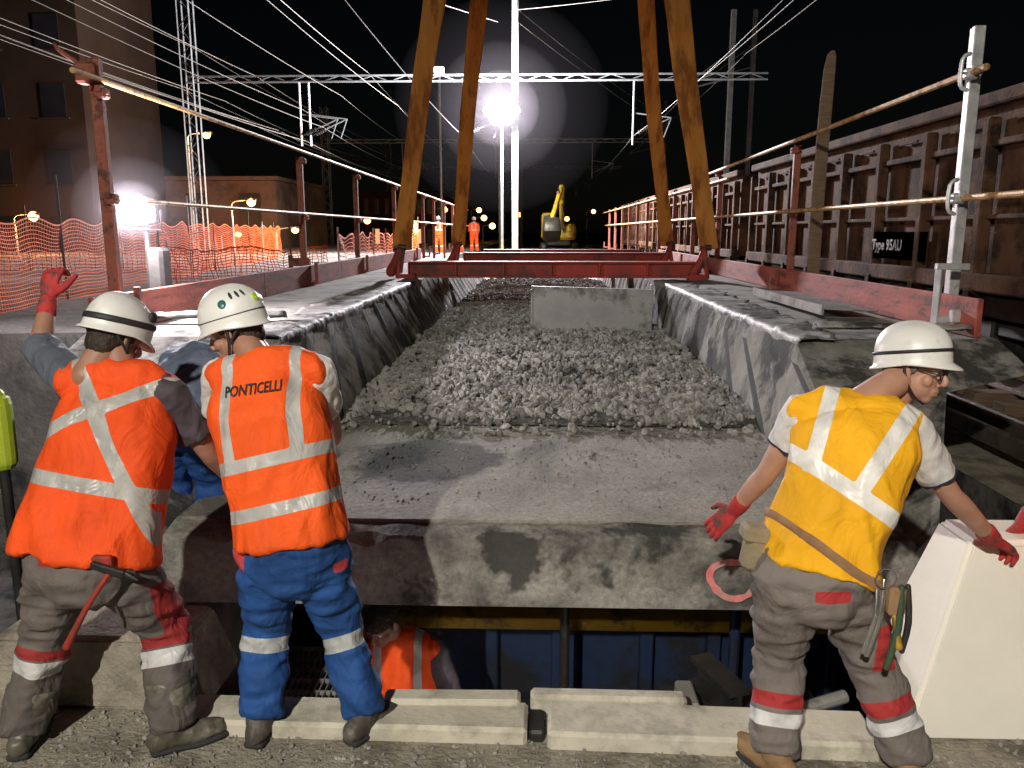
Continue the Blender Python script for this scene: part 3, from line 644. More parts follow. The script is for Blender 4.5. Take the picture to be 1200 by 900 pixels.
def kerb(x0,x1,y0,y1,z,ang=0):
    k=MB(); k.box(((x0+x1)/2,(y0+y1)/2,z-.055),(x1-x0,y1-y0,.13),M['kerb'],Matrix.Rotation(ang,3,'Z'),.014); return k
kerb(-1.42,-.03,2.79,2.985,.055,ang=-.012).obj('concrete_kerb')
kerb(.05,1.30,2.74,2.97,.06,ang=-.03).obj('concrete_kerb')
kerb(-.62,-.06,2.935,3.03,.075,ang=.02).obj('concrete_kerb')
kerb(-.02,.62,2.985,3.06,.07,ang=-.01).obj('concrete_kerb')
q=MB(); q.box((.005,2.88,-.005),(.06,.16,.1),M['dark'],bev=.01); q.obj('kerb_joint_packer')
def rocks(name,pts,sizes,m,parent=None):
    ph=(1+5**.5)/2
    bv=np.array([(-1,ph,0),(1,ph,0),(-1,-ph,0),(1,-ph,0),(0,-1,ph),(0,1,ph),(0,-1,-ph),(0,1,-ph),(ph,0,-1),(ph,0,1),(-ph,0,-1),(-ph,0,1)])/1.9
    bf=np.array([(0,11,5),(0,5,1),(0,1,7),(0,7,10),(0,10,11),(1,5,9),(5,11,4),(11,10,2),(10,7,6),(7,1,8),(3,9,4),(3,4,2),(3,2,6),(3,6,8),(3,8,9),(4,9,5),(2,4,11),(6,2,10),(8,6,7),(9,8,1)])
    n=len(pts); vsx=np.empty((n,12,3)); 
    for i in range(n):
        q=np.sign(bv)*np.abs(bv)**.7*np.random.uniform(.55,1.3,(12,1))*np.random.uniform(.5,1.2,3)
        a,b_,c_=np.random.uniform(0,6.28,3); R=np.array(Matrix.Rotation(a,3,'Z')@Matrix.Rotation(b_,3,'X')@Matrix.Rotation(c_,3,'Y'))
        vsx[i]=q@R.T*sizes[i]*.5+pts[i]
    fx=(bf[None]+np.arange(n)[:,None,None]*12).reshape(-1,3)
    me=bpy.data.meshes.new(name); me.from_pydata(vsx.reshape(-1,3).tolist(),[],fx.tolist()); me.materials.append(m)
    o=bpy.data.objects.new(name,me); COL.objects.link(o); 
    if parent:o.parent=parent
    return o
pts=[(random.uniform(-2,2.2),random.uniform(2.3,2.98),random.uniform(-.002,.006)) for _ in range(2200)]
rocks('ground_pebbles',np.array(pts),np.random.uniform(.006,.024,2200),M['rock'])

# ------------------------------------------------------------------ bridge deck
FL,FR=-1.55,1.72; ZF=.43; ZT=1.15; YF=3.9; YE=24.0; ZB=.02
D=empty('bridge_deck_trough')
def sheet(xa,xb,prof,m,mb,n=60,amp=.008,chip=0):
    vs=[];fs=[]
    for i in range(n+1):
        x=xa+(xb-xa)*i/n
        ch=chip*max(0,noise.noise(V((x*4,7,0)))-.1)*2+chip*.5*max(0,noise.noise(V((x*15,3,0))))
        for j,(y,z) in enumerate(prof):
            a=amp if 0<j<4 else 0
            vs.append(V((x,y+a*noise.noise(V((x*9,j*3.1,0)))*2+(ch if j==2 else 0),z+a*noise.noise(V((x*6,j*2.2,5)))-(ch*.8 if j==1 else 0))))
    k=len(prof)
    for i in range(n):
        for j in range(k):
            j2=(j+1)%k; fs.append((i*k+j,i*k+j2,(i+1)*k+j2,(i+1)*k+j))
    fs.append(tuple(range(k))); fs.append(tuple(n*k+j for j in range(k))[::-1])
    mb.add((vs,fs),m)
fb=MB(); sheet(-1.95,1.92,[(YF,ZB),(YF,.385),(YF+.02,.40),(YF+.17,ZF-.01),(YF+.6,ZF),(YF+.6,ZB)],M['face'],fb,n=200,amp=.010,chip=.05); 
fb.obj('front_beam',D)
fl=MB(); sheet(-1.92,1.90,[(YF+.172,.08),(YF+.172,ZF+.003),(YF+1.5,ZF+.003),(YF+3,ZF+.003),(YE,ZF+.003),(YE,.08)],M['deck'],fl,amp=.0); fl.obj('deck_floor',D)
def side_wall(sg,xi,xo_b,xt,xo_t,name):
    w=MB()
    prof=[(xo_b,.08),(xi-sg*.0,.08),(xi,ZF+.0),(xi+sg*.04,ZF+.08),(xt-sg*.05,ZT-.14),(xt,ZT),(xo_t,ZT+.01),(xo_t,ZT-.16),(xo_b+sg*.75,.9),(xo_b+sg*.12,.45)]
    rows=[];tags=[]
    def yend(z): return YF+.02+max(0,z-ZF)*2.9
    Ys=[0]+list(np.arange(.11,18,.11))
    for q,yo in enumerate(Ys):
        row=[]
        ph=(yo%.66); rib=ph<.215
        tags.append(rib)
        for j,(x,z) in enumerate(prof):
            y=yend(z)*(1-min(1,yo/4))+ (YF+2.1)*min(1,yo/4)+yo
            if j in (4,): y+=.10
            rec=-.022 if (rib and j in(3,4)) else 0
            nz=.008*noise.noise(V((j*2.3,y*1.5,sg)))
            row.append(V((x+sg*rec+nz,min(y,YE),z+(.006*noise.noise(V((y*2,j,sg))) if j in(5,6,7) else 0))))
        rows.append(row)
    k=len(prof); vs=[p for r in rows for p in r]
    for i in range(len(rows)-1):
        for j in range(k):
            j2=(j+1)%k
            w.f.append((i*k+j,i*k+j2,(i+1)*k+j2,(i+1)*k+j))
            mm=M['flange'] if j in(5,6) else (M['stain'] if (j in(2,3) and tags[i] and noise.noise(V((i*.09,sg*4,1)))>-.35) else M['wall'])
            w.m.append(w.mi(mm))
    w.v=vs; w.f.append(tuple(range(k))); w.m.append(w.mi(M['wall'])); w.f.append(tuple((len(rows)-1)*k+j for j in range(k))); w.m.append(w.mi(M['wall']))
    w.obj(name,D)
side_wall(1,FR,1.95,1.93,3.42,'right_side_wall'); side_wall(-1,FL,-1.98,-1.95,-3.5,'left_side_wall')
def membrane(sg,x0,name,ya=5.9,yb=13.2):
    vs=[];fs=[];n=220;k=12
    for i in range(n+1):
        y=ya+(yb-ya)*i/n
        wd=.42+.25*noise.noise(V((y*.9,sg*3,0)))+.08*noise.noise(V((y*5,sg*3,4)))
        dr=.17+.12*noise.noise(V((y*.8,sg*2,8)))+.03*noise.noise(V((y*6,1,1)))
        for j in range(k+1):
            s_=-dr+(dr+wd)*j/k
            bx=.012*noise.noise(V((y*3,s_*9,5)))
            if s_<0: x=x0-sg*(.018+.012*math.sin(y*9+noise.noise(V((y*2,0,0)))*4)*(-s_/.17)); z=ZT+.02+s_
            else: x=x0+sg*(s_-.018); z=ZT+.022+max(0,.030*noise.noise(V((s_*5,y*3.0,2)))+.012*noise.noise(V((s_*14,y*9,7))))+ (.05*max(0,s_/wd-.75)*max(0,noise.noise(V((y*2.2,3,3)))*4))
            vs.append(V((x+bx*(s_>0),y,z)))
    for i in range(n):
        for j in range(k): fs.append((i*(k+1)+j,i*(k+1)+j+1,(i+1)*(k+1)+j+1,(i+1)*(k+1)+j))
    o=make_obj(name,vs,fs,M['membrane'],smooth=True,parent=D)
    so=o.modifiers.new('s','SOLIDIFY'); so.thickness=.006
membrane(1,1.93,'torn_membrane_right'); membrane(-1,-1.95,'torn_membrane_left')
def curl(cx,cy,sg,name):
    vs=[];fs=[];n=24;k=10
    for i in range(n+1):
        for j in range(k+1):
            a=i/n; t=j/k; th=t*2.6
            p=V((cx+sg*(a*1.1),cy-.12*a+.07*math.cos(th)*(1+.4*noise.noise(V((a*5,0,1)))),ZT+.05+.06*math.sin(th)*(1+.5*noise.noise(V((a*5,2,1))))+.015*noise.noise(V((a*9,t*4,3)))))
            vs.append(p)
    for i in range(n):
        for j in range(k): fs.append((i*(k+1)+j,i*(k+1)+j+1,(i+1)*(k+1)+j+1,(i+1)*(k+1)+j))
    o=make_obj(name,vs,fs,M['membrane'],smooth=True,parent=D); so=o.modifiers.new('s','SOLIDIFY'); so.thickness=.01
curl(2.15,6.25,1,'curled_membrane_end'); curl(-2.2,6.9,-1,'curled_membrane_end_left')
def bh(x,y):
    r=min(1,max(0,(y-5.9)/2.2)); 
    return ZF+.01+.17*r**.7*(1-.45*(abs(x-.1)/1.7)**2.5)+.06*noise.noise(V((x*1.3,y*.9,0)))*r+.02*noise.noise(V((x*4,y*4,0)))*r
vs=[];fs=[];nx,ny=30,140
for j in range(ny+1):
    y=6.15+(YE-.1-6.15)*j/ny
    for i in range(nx+1):
        x=FL-.03+(FR-FL+.1)*i/nx; vs.append(V((x,y,bh(x,y)+.012*noise.noise(V((x*15,y*15,0)))-(.03 if j==0 else 0))))
for j in range(ny):
    for i in range(nx): fs.append((j*(nx+1)+i,j*(nx+1)+i+1,(j+1)*(nx+1)+i+1,(j+1)*(nx+1)+i))
BL=empty('ballast_gravel')
make_obj('ballast_bed',vs,fs,M['bed'],parent=BL)
pts=[];sz=[]
for _ in range(24000):
    u=random.random(); y=5.85+17.5*u**1.7; x=random.uniform(FL+.0,FR+.04)
    edge=6.25+.45*noise.noise(V((x*1.3,3,0)))+.25*noise.noise(V((x*5,1,0)))
    if y<edge and random.random()>.12*max(0,1-(edge-y)/.5): continue
    s=random.choice((random.uniform(.025,.05),random.uniform(.04,.085))); pts.append((x,y,bh(x,y)+s*.12+ (0 if y<edge+.2 else random.uniform(0,.025)))); sz.append(s)
for _ in range(900):
    x=random.uniform(-1.3,1.7);y=6.3-2.0*random.random()**2; s=random.uniform(.004,.02); pts.append((x,y,ZF+.003+s*.2)); sz.append(s)
for x,y,s in((.38,5.35,.085),(1.62,6.05,.1),(1.5,5.95,.07),(1.35,6.0,.05)): pts.append((x,y,ZF+s*.2)); sz.append(s)
rocks('ballast_stones',np.array(pts),sz,M['rock'],BL)
p=MB(); p.box((.74,11.0,.86),(1.66,.05,.66),M['steel'],Matrix.Rotation(.05,3,'Z')@Matrix.Rotation(.03,3,'Y'),.006)
p.box((.74,11.035,1.17),(1.66,.09,.04),M['steel'],Matrix.Rotation(.05,3,'Z')@Matrix.Rotation(.03,3,'Y'),.004)
p.box((-.08,10.98,.84),(.03,.12,.66),M['steel'],bev=.004); p.box((1.56,11.1,.9),(.03,.12,.66),M['steel'],bev=.004); p.obj('steel_plate_barrier')
p=MB(); p.box((2.85,8.6,ZT+.09),(.5,2.4,.012),M['steel'],Matrix.Rotation(.05,3,'Y'),.003); p.box((2.6,8.6,ZT+.09),(.02,2.4,.09),M['steel']); p.obj('loose_steel_sheet')
c=V((1.02,YF-.022,.20)); vs=[];fs=[]; n=40
for i,a in enumerate(np.linspace(.5,5.7,n)):
    r=1+.08*math.sin(3*a); w_=.018*(1+.5*noise.noise(V((a*3,0,0))))
    for s in(-1,1): vs.append(c+V(((.13*r+s*w_)*math.cos(a),0,(.10*r+s*w_)*math.sin(a))))
for i in range(n-1): fs.append((2*i,2*i+1,2*i+3,2*i+2))
make_obj('spray_paint_mark',vs,fs,M['pink'],parent=D)

# ------------------------------------------------------------------ lifting gear
L=empty('lifting_beam_frame')
m=MB()
def ibeam(a,b,w,h):
    a=V(a);b=V(b); m.beam(a+V((0,0,h/2-.015)),b+V((0,0,h/2-.015)),w,.03,M['red']); m.beam(a-V((0,0,h/2-.015)),b-V((0,0,h/2-.015)),w,.03,M['red']); m.beam(a,b,.03,h-.06,M['red'])
    n=6
    for i in range(n+1):
        q=a+(b-a)*i/n; m.box(q,(.02,w*.9,h-.062),M['red'])
ibeam((-2.15,13.5,1.32),(2.6,13.5,1.32),.26,.27)
ibeam((-1.6,17.6,1.36),(2.75,17.6,1.36),.26,.27)
ibeam((-1.4,21,1.36),(2.6,21,1.36),.26,.25)
for x,y in((-2.3,13.5),(2.75,13.5),(-1.75,17.6),(2.85,17.6)):
    m.box((x,y,1.42),(.07,.3,.5),M['red'],Matrix.Rotation(.15*(1 if x<0 else -1),3,'Y'),.02)
    m.tube([V((x-.16,y,1.28)),V((x-.05,y-.05,1.5)),V((x,y,1.7))],[.09,.07,.05],M['red'])
    m.box((x+ (.12 if x<0 else -.12),y,1.2),(.3,.34,.1),M['red'],bev=.01)
    m.cyl((x-.1,y,1.68),(x+.1,y,1.68),.05,M['dark'])
m.obj('spreader_beams',L,auto=True)
hook=V((.1,14.6,17.0))
def strap(a,b,w0,w1,name):
    s=MB(); a=V(a);b=V(b); n=40
    for ply,dz in ((0,0),(1,.045)):
        pts=[];rad=[]
        for i in range(n+1):
            t=i/n; w=w0+(w1-w0)*min(1,t*2.5)
            pts.append(a+(b-a)*t+V((.035*math.sin(t*19+ply*1.7)*(.3 if ply==0 else 1),dz*math.sin(math.pi*min(1,t*1.0)),0))); rad.append((w/2*(1+.06*math.sin(t*31+ply)),.018))
        s.tube(pts,rad,M['strap'],hint=V((1,.25,0)),nseg=12,sub=1,power=4)
    return s.obj(name,L,auto=True)
strap((-2.3,13.5,1.66),hook,.26,.36,'sling_1'); strap((2.8,13.5,1.66),hook+V((.35,0,0)),.28,.50,'sling_2')
strap((-1.75,17.6,1.66),hook,.26,.34,'sling_3'); strap((2.75,17.6,1.66),hook+V((.35,0,0)),.26,.34,'sling_4')
h=MB(); h.box(hook+V((0,0,.8)),(.8,.4,1.2),M['yellow'],bev=.08); h.tube([hook+V((0,0,.3)),hook+V((.25,0,0)),hook+V((.1,0,-.3)),hook+V((-.2,0,-.2))],[.1,.11,.11,.05],M['dark'])
h.cyl(hook+V((-.15,0,1.4)),hook+V((-.15,0,14)),.02,M['dark']); h.cyl(hook+V((.15,0,1.4)),hook+V((.15,0,14)),.02,M['dark']); h.obj('crane_hook_block',L,auto=True)

# ------------------------------------------------------------------ guard rails
def clamp(mb,p,m=M['galv']):
    p=V(p); mb.box(p,(.10,.09,.08),m,bev=.015); mb.cyl(p+V((-.07,-.03,0)),p+V((.07,-.03,0)),.012,m); mb.box(p+V((0,-.05,.03)),(.05,.03,.05),m,bev=.006)
R=empty('scaffold_guard_rail')
r=MB()
xr=3.34
r.beam((xr,6.6,1.30),(xr,6.6,3.48),.085,.05,M['galv'],hint=V((0,1,0)),bev=.006)
r.beam((xr,6.66,1.30),(xr,6.66,3.48),.03,.09,M['galv'],hint=V((0,1,0)))
for z in(2.2,3.12): 
    clamp(r,(xr-.07,6.52,z)); r.tube([V((xr-.1,6.5,z+.14)),V((xr-.15,6.5,z+.1)),V((xr-.15,6.5,z-.08)),V((xr-.1,6.5,z-.12))],[.016]*4,M['galv'],nseg=8)
r.beam((xr-.02,6.35,1.68),(xr-.27,6.35,1.68),.05,.05,M['galv'],bev=.005); r.beam((xr-.24,6.35,1.66),(xr-.24,6.35,1.22),.05,.05,M['galv'],bev=.005); r.beam((xr-.24,6.35,1.27),(xr-.02,6.35,1.27),.05,.05,M['galv'],bev=.005)
r.beam((xr-.0,6.35,1.27),(xr,6.6,1.4),.05,.05,M['galv']); r.box((xr-.1,6.3,1.3),(.1,.05,.1),M['galv'],bev=.01)
r.cyl((xr-.05,5.6,2.2),(xr-.05,40,2.22),.026,M['tubeY']); r.cyl((xr-.07,6.3,3.13),(xr-.07,16.2,3.02),.026,M['tubeY']); r.cyl((xr-.02,14.6,2.85),(xr-.02,42,2.85),.024,M['tubeY'])
for i,y in enumerate((11,15.5,18,20.5,23,25.5,28,30.5,33,36,39)):
    t=3.05 if i<1 else 2.95
    r.beam((xr+.05,y,1.0 if y<24 else 0),(xr+.05,y,t),.09,.07,M['rpost'],hint=V((0,1,0)),bev=.008)
    for z in(2.2,2.98): clamp(r,(xr,y-.05,z if z<2.5 or i<2 else 2.85),M['rpost'])
    r.beam((xr-.2,y,1.2),(xr+.05,y,1.2),.05,.05,M['rpost']); r.beam((xr-.18,y,1.2),(xr-.18,y,1.45),.05,.04,M['rpost'],hint=V((0,1,0)))
r.obj('posts_and_rails',R,auto=True)
tb=MB(); 
for y0,y1 in((6.05,10.2),(10.21,14.2),(14.21,18.2),(18.21,22.2)): tb.box((xr-.06+.01*(y0>10),(y0+y1)/2,1.31),(.045,y1-y0,.29),M['redboard'],bev=.006)
tb.obj('toe_board',R)
bl=MB(); bl.tube([V((3.53,10.5,1.15)),V((3.53,10.5,2.5)),V((3.56,10.5,3.9)),V((3.6,10.5,4.1))],[(.08,.015),(.08,.015),(.07,.015),(.02,.012)],M['wood'],power=6,hint=V((1,0,0))); bl.obj('timber_stake')

Lr=empty('scaffold_guard_rail'); r=MB(); xl=-3.46
for i,y in enumerate((6.5,11.9,15.5,19.6,22,24.5,27,30,33)):
    t=3.27 if i==0 else 3.0
    r.beam((xl,y,.9),(xl,y,t),.09,.07,M['rpost'],hint=V((0,1,0)),bev=.008)
    for z in(2.2,3.0): clamp(r,(xl+.06,y-.05,z-(.06 if i else 0)),M['rpost'])
    r.beam((xl+.2,y,1.2),(xl,y,1.2),.05,.05,M['rpost']); r.beam((xl+.18,y,1.2),(xl+.18,y,1.5),.05,.04,M['rpost'],hint=V((0,1,0)))
    if i==1:
        r.box((xl-.06,y,1.5),(.3,.1,.12),M['rpost'],bev=.01); r.beam((xl-.2,y,1.0),(xl-.2,y,1.6),.05,.05,M['rpost'])
r.box((xl-.04,6.45,3.15),(.16,.12,.16),M['rpost'],bev=.02); r.tube([V((xl-.06,6.45,3.2)),V((xl-.2,6.4,3.3)),V((xl-.25,6.4,3.36))],[.016,.016,.012],M['rpost'])
r.cyl((xl+.04,6.1,3.11),(xl+.04,40,2.95),.022,M['tubeY']); r.cyl((xl+.06,7.0,2.2),(xl+.06,40,2.2),.020,M['tubeY'])
r.obj('posts_and_rails',Lr,auto=True)
tb=MB()
for y0,y1 in((5.9,9.7),(9.71,13.6),(13.61,18.2),(18.21,23)): tb.box((xl+.12,(y0+y1)/2,1.31),(.045,y1-y0,.30),M['redboard'],bev=.006)
tb.obj('toe_board',Lr)

# ------------------------------------------------------------------ work lamps
def worklamp(name,c,face,w,hgt,mm):
    P=empty(name); q=MB(); c=V(c); f=V(face).normalized(); s=f.cross(V((0,0,1))).normalized(); u=s.cross(f)
    Rm=Matrix((s,f,u)).transposed()
    q.box(c-f*.06,(w+.06,.1,hgt+.06),M['dark'],Rm,.02); q.box(c+f*.0,(w,.03,hgt),mm,Rm,.01)
    for k in range(5): q.box(c-f*.12+s*((k-2)*w/5),(.012,.05,hgt*.8),M['dark'],Rm)
    q.tube([c-f*.05-s*(w/2+.05),c-f*.05-s*(w/2+.05)-u*(hgt*.9),c-f*.05+s*(w/2+.05)-u*(hgt*.9),c-f*.05+s*(w/2+.05)],[.012]*4,M['dark'],sub=1)
    q.obj('floodlight_head',P,auto=True); return P
def plight(name,loc,power,col,r=.15,parent=None,spot=None,target=None):
    l=bpy.data.lights.new(name,'SPOT' if spot else 'POINT'); l.energy=power; l.color=col; l.shadow_soft_size=r
    o=bpy.data.objects.new(name,l); COL.objects.link(o); o.location=loc
    if spot:
        l.spot_size=math.radians(spot); l.spot_blend=.5
        o.rotation_euler=(V(target)-V(loc)).to_track_quat('-Z','Y').to_euler()
    if parent:o.parent=parent
    return o
P=worklamp('rail_floodlight',(-3.60,7.3,2.13),(.45,-1,-.1),.24,.19,M['lampW2'])
q=MB(); q.cyl((-3.6,7.4,.9),(-3.6,7.4,2.0),.025,M['dark']); q.box((-3.52,7.42,1.45),(.16,.2,.7),M['dark'],bev=.03)
q.ell((-3.58,7.2,2.13),(.16,.07,.13),M['lampW2'],nu=24,nv=16); q.obj('stand',P)
plight('rail_lamp_light',(-3.55,7.0,2.13),480,(1,.93,1),.08,P)
hz=[glow_volume('lamp_glow_a',.022,(1,.93,1)),glow_volume('lamp_glow_b',.007,(1,.93,1)),glow_volume('lamp_glow_c',.0022,(1,.93,1))]  # nested shells added around the rail lamp to imitate lens bloom
for rr,hm in zip((.28,.5,.85),hz):
    q=MB(); q.ell((-3.56,7.1,2.13),(rr,rr*.9,rr*.92),hm,nu=40,nv=28); q.obj('dusty_air',P,True)
P=empty('lighting_tower'); q=MB()
c=V((-1.55,35,6.9))
for k in range(6):
    a=k*math.pi/3
    cc=c+V((.42*math.cos(a),0,.36*math.sin(a))); q.ell(cc+V((0,.1,0)),(.36,.16,.32),M['dark'],nu=20,nv=12); q.ell(cc+V((0,-.03,0)),(.33,.12,.29),M['lampW'],nu=20,nv=12)
q.ell(c+V((0,-.05,0)),(.42,.14,.38),M['lampW'],nu=20,nv=12)
q.box(c+V((0,.25,0)),(.1,.1,1.4),M['mast']); q.cyl(c+V((0,.26,-6.9)),c+V((0,.26,.6)),.06,M['mast']); q.box((c.x,35.4,.55),(1.6,2.2,1.0),M['yellow'],bev=.08)
q.obj('tower',P,auto=True)
plight('tower_light',c+V((0,-.5,0)),30000,(1,.95,1),.35,P)
for rr,dn in ((1.5,.0016),(2.6,.0006),(4.2,.00022)):
    q=MB(); q.ell(c+V((0,-.4,0)),(rr*1.05,rr,rr),glow_volume('lamp_glow_tower',dn,(.97,.9,1)),nu=48,nv=32); q.obj('dusty_air',P,True)  # bloom of the tower lamp imitated by added scattering shells
q=MB(); q.box((-5.45,46,10.55),(.5,.15,.35),M['lampW'],bev=.1); q.cyl((-5.45,46.1,0),(-5.45,46.1,10.6),.06,M['mast']); q.box((-5.45,46.12,10.55),(.6,.1,.45),M['dark'],bev=.03); q.obj('floodlight_pole')
P=worklamp('site_floodlight',(-1.9,-4.6,5.6),(.25,1,-.5),.5,.35,M['lampW2'])
q=MB(); q.cyl((-1.9,-4.7,0),(-1.9,-4.7,5.3),.05,M['galv'],n=12)
for a in(0,2.09,4.19): q.cyl((-1.9,-4.7,1.1),(-1.9+1.0*math.cos(a),-4.7+1.0*math.sin(a),0),.025,M['galv'])
q.obj('tripod_mast',P,auto=True)
plight('site_flood_light',(-1.86,-4.4,5.55),3000,(1,.93,.81),.08,P,spot=78,target=(.3,3.6,.3))
P=worklamp('pit_lamp',(-.2,3.15,-.75),(-.5,1,.05),.14,.10,M['lampW2'])
q=MB(); q.cyl((-.2,3.1,-1.8),(-.2,3.1,-.8),.02,M['dark']); q.box((-.2,3.12,-1.78),(.3,.2,.04),M['dark']); q.obj('lamp_stand',P)
plight('pit_lamp_light',(-.22,3.25,-.72),3,(1,.9,.75),.05,P)

def street(x,y,h,z0=.9,power=0,s=1.0):
    P=empty('street_lamp'); q=MB(); q.cyl((x,y,z0),(x,y,z0+h),.07,M['mast'],.04); q.tube([V((x,y,z0+h)),V((x+.2,y,z0+h+.15)),V((x+.8,y,z0+h+.2))],[.03,.03,.03],M['mast'])
    q.box((x+.9,y,z0+h+.2),(.5,.22,.12),M['dark'],bev=.03); q.ell((x+.9,y,z0+h+.1),(.17*s,.15*s,.16*s),M['lampS']); q.obj('lamp',P,auto=True)
    if power: plight('lamp_light',(x+.9,y-.1,z0+h-.15),power,(1,.42,.12),.15,P)
street(-23.5,36,1.6,.9,1000,1.3); street(-19.5,55,1.6,s=1.5); street(-13.6,36,2.2,.9,900,1.1); street(-12.3,38,1.0,.9); street(-20,60,2.2,s=1.5); street(-13.5,60,1.7,s=1.5); street(-16.2,38,5.3,.9,900,1.0); street(-9.6,58,1.0,s=1.3); street(-16.5,42,.8,.9); street(-8.2,64,2.6,s=1.3); street(-11.5,70,1.5,s=1.6)
for x,y,h in((-22,66,2.4),(-26,70,3),(-31,75,2.2),(-6.2,80,2.2),(-7.4,90,3.2),(-5.1,75,1.4),(-15.8,80,2.6),(-3.0,95,2.8),(2.6,100,2.4),(6.5,110,3.5),(-18,90,4)): street(x,y,h,s=1.7)

# ------------------------------------------------------------------ freight wagon
def wagon(ya,yb):
    P=empty('freight_wagon'); w=MB(); x=4.85; zb_,zt=1.35,3.28
    w.box((x+1.4,(ya+yb)/2,(zb_+zt)/2),(2.7,yb-ya,zt-zb_),M['rust'])
    w.box((x-.02,(ya+yb)/2,zt+.04),(.16,yb-ya+.1,.14),M['rust'],bev=.02)
    w.box((x-.03,(ya+yb)/2,zt-.42),(.10,yb-ya,.07),M['rust'],bev=.01)
    w.box((x-.03,(ya+yb)/2,zb_+.05),(.2,yb-ya+.05,.2),M['rust'],bev=.02)
    w.box((x-.02,(ya+yb)/2,zb_+.75),(.08,yb-ya,.05),M['rust'],bev=.01)
    n=int((yb-ya)/1.25)
    for i in range(n+1):
        y=ya+.1+(yb-ya-.2)*i/n
        w.box((x-.05,y,(zb_+zt)/2-.05),(.14,.14,zt-zb_-.2),M['rust'],bev=.02)
        w.box((x-.06,y,zb_-.07),(.18,.16,.16),M['rust'],bev=.02)
        if i<n:
            yy=y+(yb-ya-.2)/n/2; w.box((x-.015,yy,zt-.2),(.03,.5,.03),M['rust'])
    w.box((x+1.3,(ya+yb)/2,1.1),(2.0,yb-ya-.4,.24),M['dark'])
    for yy in(ya+1.5,ya+3.3,yb-3.3,yb-1.5):
        for xx in(x+.55,x+2.05):
            w.cyl((xx-.06,yy,.72),(xx+.06,yy,.72),.46,M['dark'],n=28); w.cyl((xx-.09,yy,.72),(xx-.06,yy,.72),.2,M['rust'],n=16)
        w.box((x+.42,yy,.78),(.12,.35,.35),M['dark'],bev=.03); w.cyl((x+.5,yy,.72),(x+2.1,yy,.72),.08,M['dark'])
    for yy in(ya+2.4,yb-2.4): w.box((x+.44,yy,.85),(.1,2.6,.16),M['dark'],bev=.02)
    w.box((x+1.3,ya-.3,1.15),(.3,.6,.2),M['dark'],bev=.03)
    w.box((4.745,10.95,1.76),(.01,1.7,.36),M['rust'])
    w.obj('wagon_body',P,auto=True); return P
WG=wagon(6.2,18.6); wagon(20.0,32.5); wagon(33.9,46.4)
lettering('Type 95AU',None,WG,V((4.722,11.2,1.70)),V((0,-1,0)),V((0,0,1)),.2,M['membrane'],'side_lettering',V((1,0,0)))
T=MB()
for x in(5.45,6.9): T.box((x,40,.22),(.07,120,.14),M['rail'],bev=.02); T.box((x,40,.15),(.14,120,.02),M['rail'])
for k in range(110): T.box((6.17,-10+k*.62+.0,.07),(2.4,.26,.14),M['wood'],bev=.01)
for x in(3.95,4.35): T.box((x,24,.2),(.08,40,.16),M['rail'],bev=.02)
T.obj('railway_track')

# ------------------------------------------------------------------ catenary
def lattice(mb,x,y,z0,z1,w,m):
    for a in(-1,1):
        for b_ in(-1,1): mb.beam((x+a*w/2,y+b_*w/2,z0),(x+a*w/2,y+b_*w/2,z1),.06,.06,m)
    n=int((z1-z0)/(w*1.2)); 
    for i in range(n):
        za=z0+(z1-z0)*i/n; zb2=z0+(z1-z0)*(i+1)/n; s=1 if i%2 else -1
        for b_ in(-1,1):
            mb.beam((x-s*w/2,y+b_*w/2,za),(x+s*w/2,y+b_*w/2,zb2),.03,.03,m)
def gantry(y,x0,x1,z,zt):
    P=empty('catenary_gantry'); q=MB()
    lattice(q,x0,y,.0,zt,.5,M['mast']); 
    q.beam((x1,y,0),(x1,y,zt),.28,.3,M['mast'],hint=V((0,1,0)),bev=.02)
    xe=x1+10.5
    for dz in(0,.24): q.beam((x0,y-.15,z+dz),(xe,y-.15,z+dz),.08,.06,M['mast'])
    n=34
    for i in range(n):
        a=x0+(xe-x0)*i/n; b_=x0+(xe-x0)*(i+1)/n; q.beam((a,y-.15,z+(.24 if i%2 else 0)),(b_,y-.15,z+(0 if i%2 else .24)),.03,.03,M['mast'])
    for xd in(-10.2,-9.8,-3.2,4.0):
        q.cyl((xd,y,z),(xd,y,z-2.6),.045,M['galv'] if y<40 and xd<-5 else M['mast']); q.beam((xd,y,z-2.2),(xd+1.6,y,z-1.5),.04,.04,M['mast']); q.beam((xd,y,z-1.3),(xd+1.6,y,z-1.5),.04,.04,M['mast'])
        for k in range(5): q.cyl((xd+.25+k*.09,y,z-2.1+k*.04),(xd+.29+k*.09,y,z-2.08+k*.04),.09,M['dark'])
        q.beam((xd+1.6,y,z-1.5),(xd+1.3,y,z-2.3),.03,.03,M['mast'])
    q.obj('gantry',P)
gantry(35.6,-14.9,-1.0,8.15,11.5); gantry(62,-16,-1.6,8.4,11); gantry(88,-16,-1.8,8.4,11)
for (x,y,zt) in((9,40,12),(9,60,11),(-2.3,50,11),(12,48,14)):
    q=MB(); q.beam((x,y,0),(x,y,zt),.22,.26,M['dark'],hint=V((0,1,0))); q.beam((x,y,zt-3),(x-2.5,y,zt-3.6),.07,.07,M['dark']); q.beam((x,y,zt-1.8),(x-2.5,y,zt-3.6),.05,.05,M['dark']); q.obj('catenary_mast')
Wm=MB()
def wire(a,b,sag=.3,r=.014):
    a=V(a);b=V(b);n=14; Wm.tube([a+(b-a)*(i/n)-V((0,0,sag*4*(i/n)*(1-i/n))) for i in range(n+1)],[r]*(n+1),M['wire'],nseg=5,sub=1,round_ends=False)
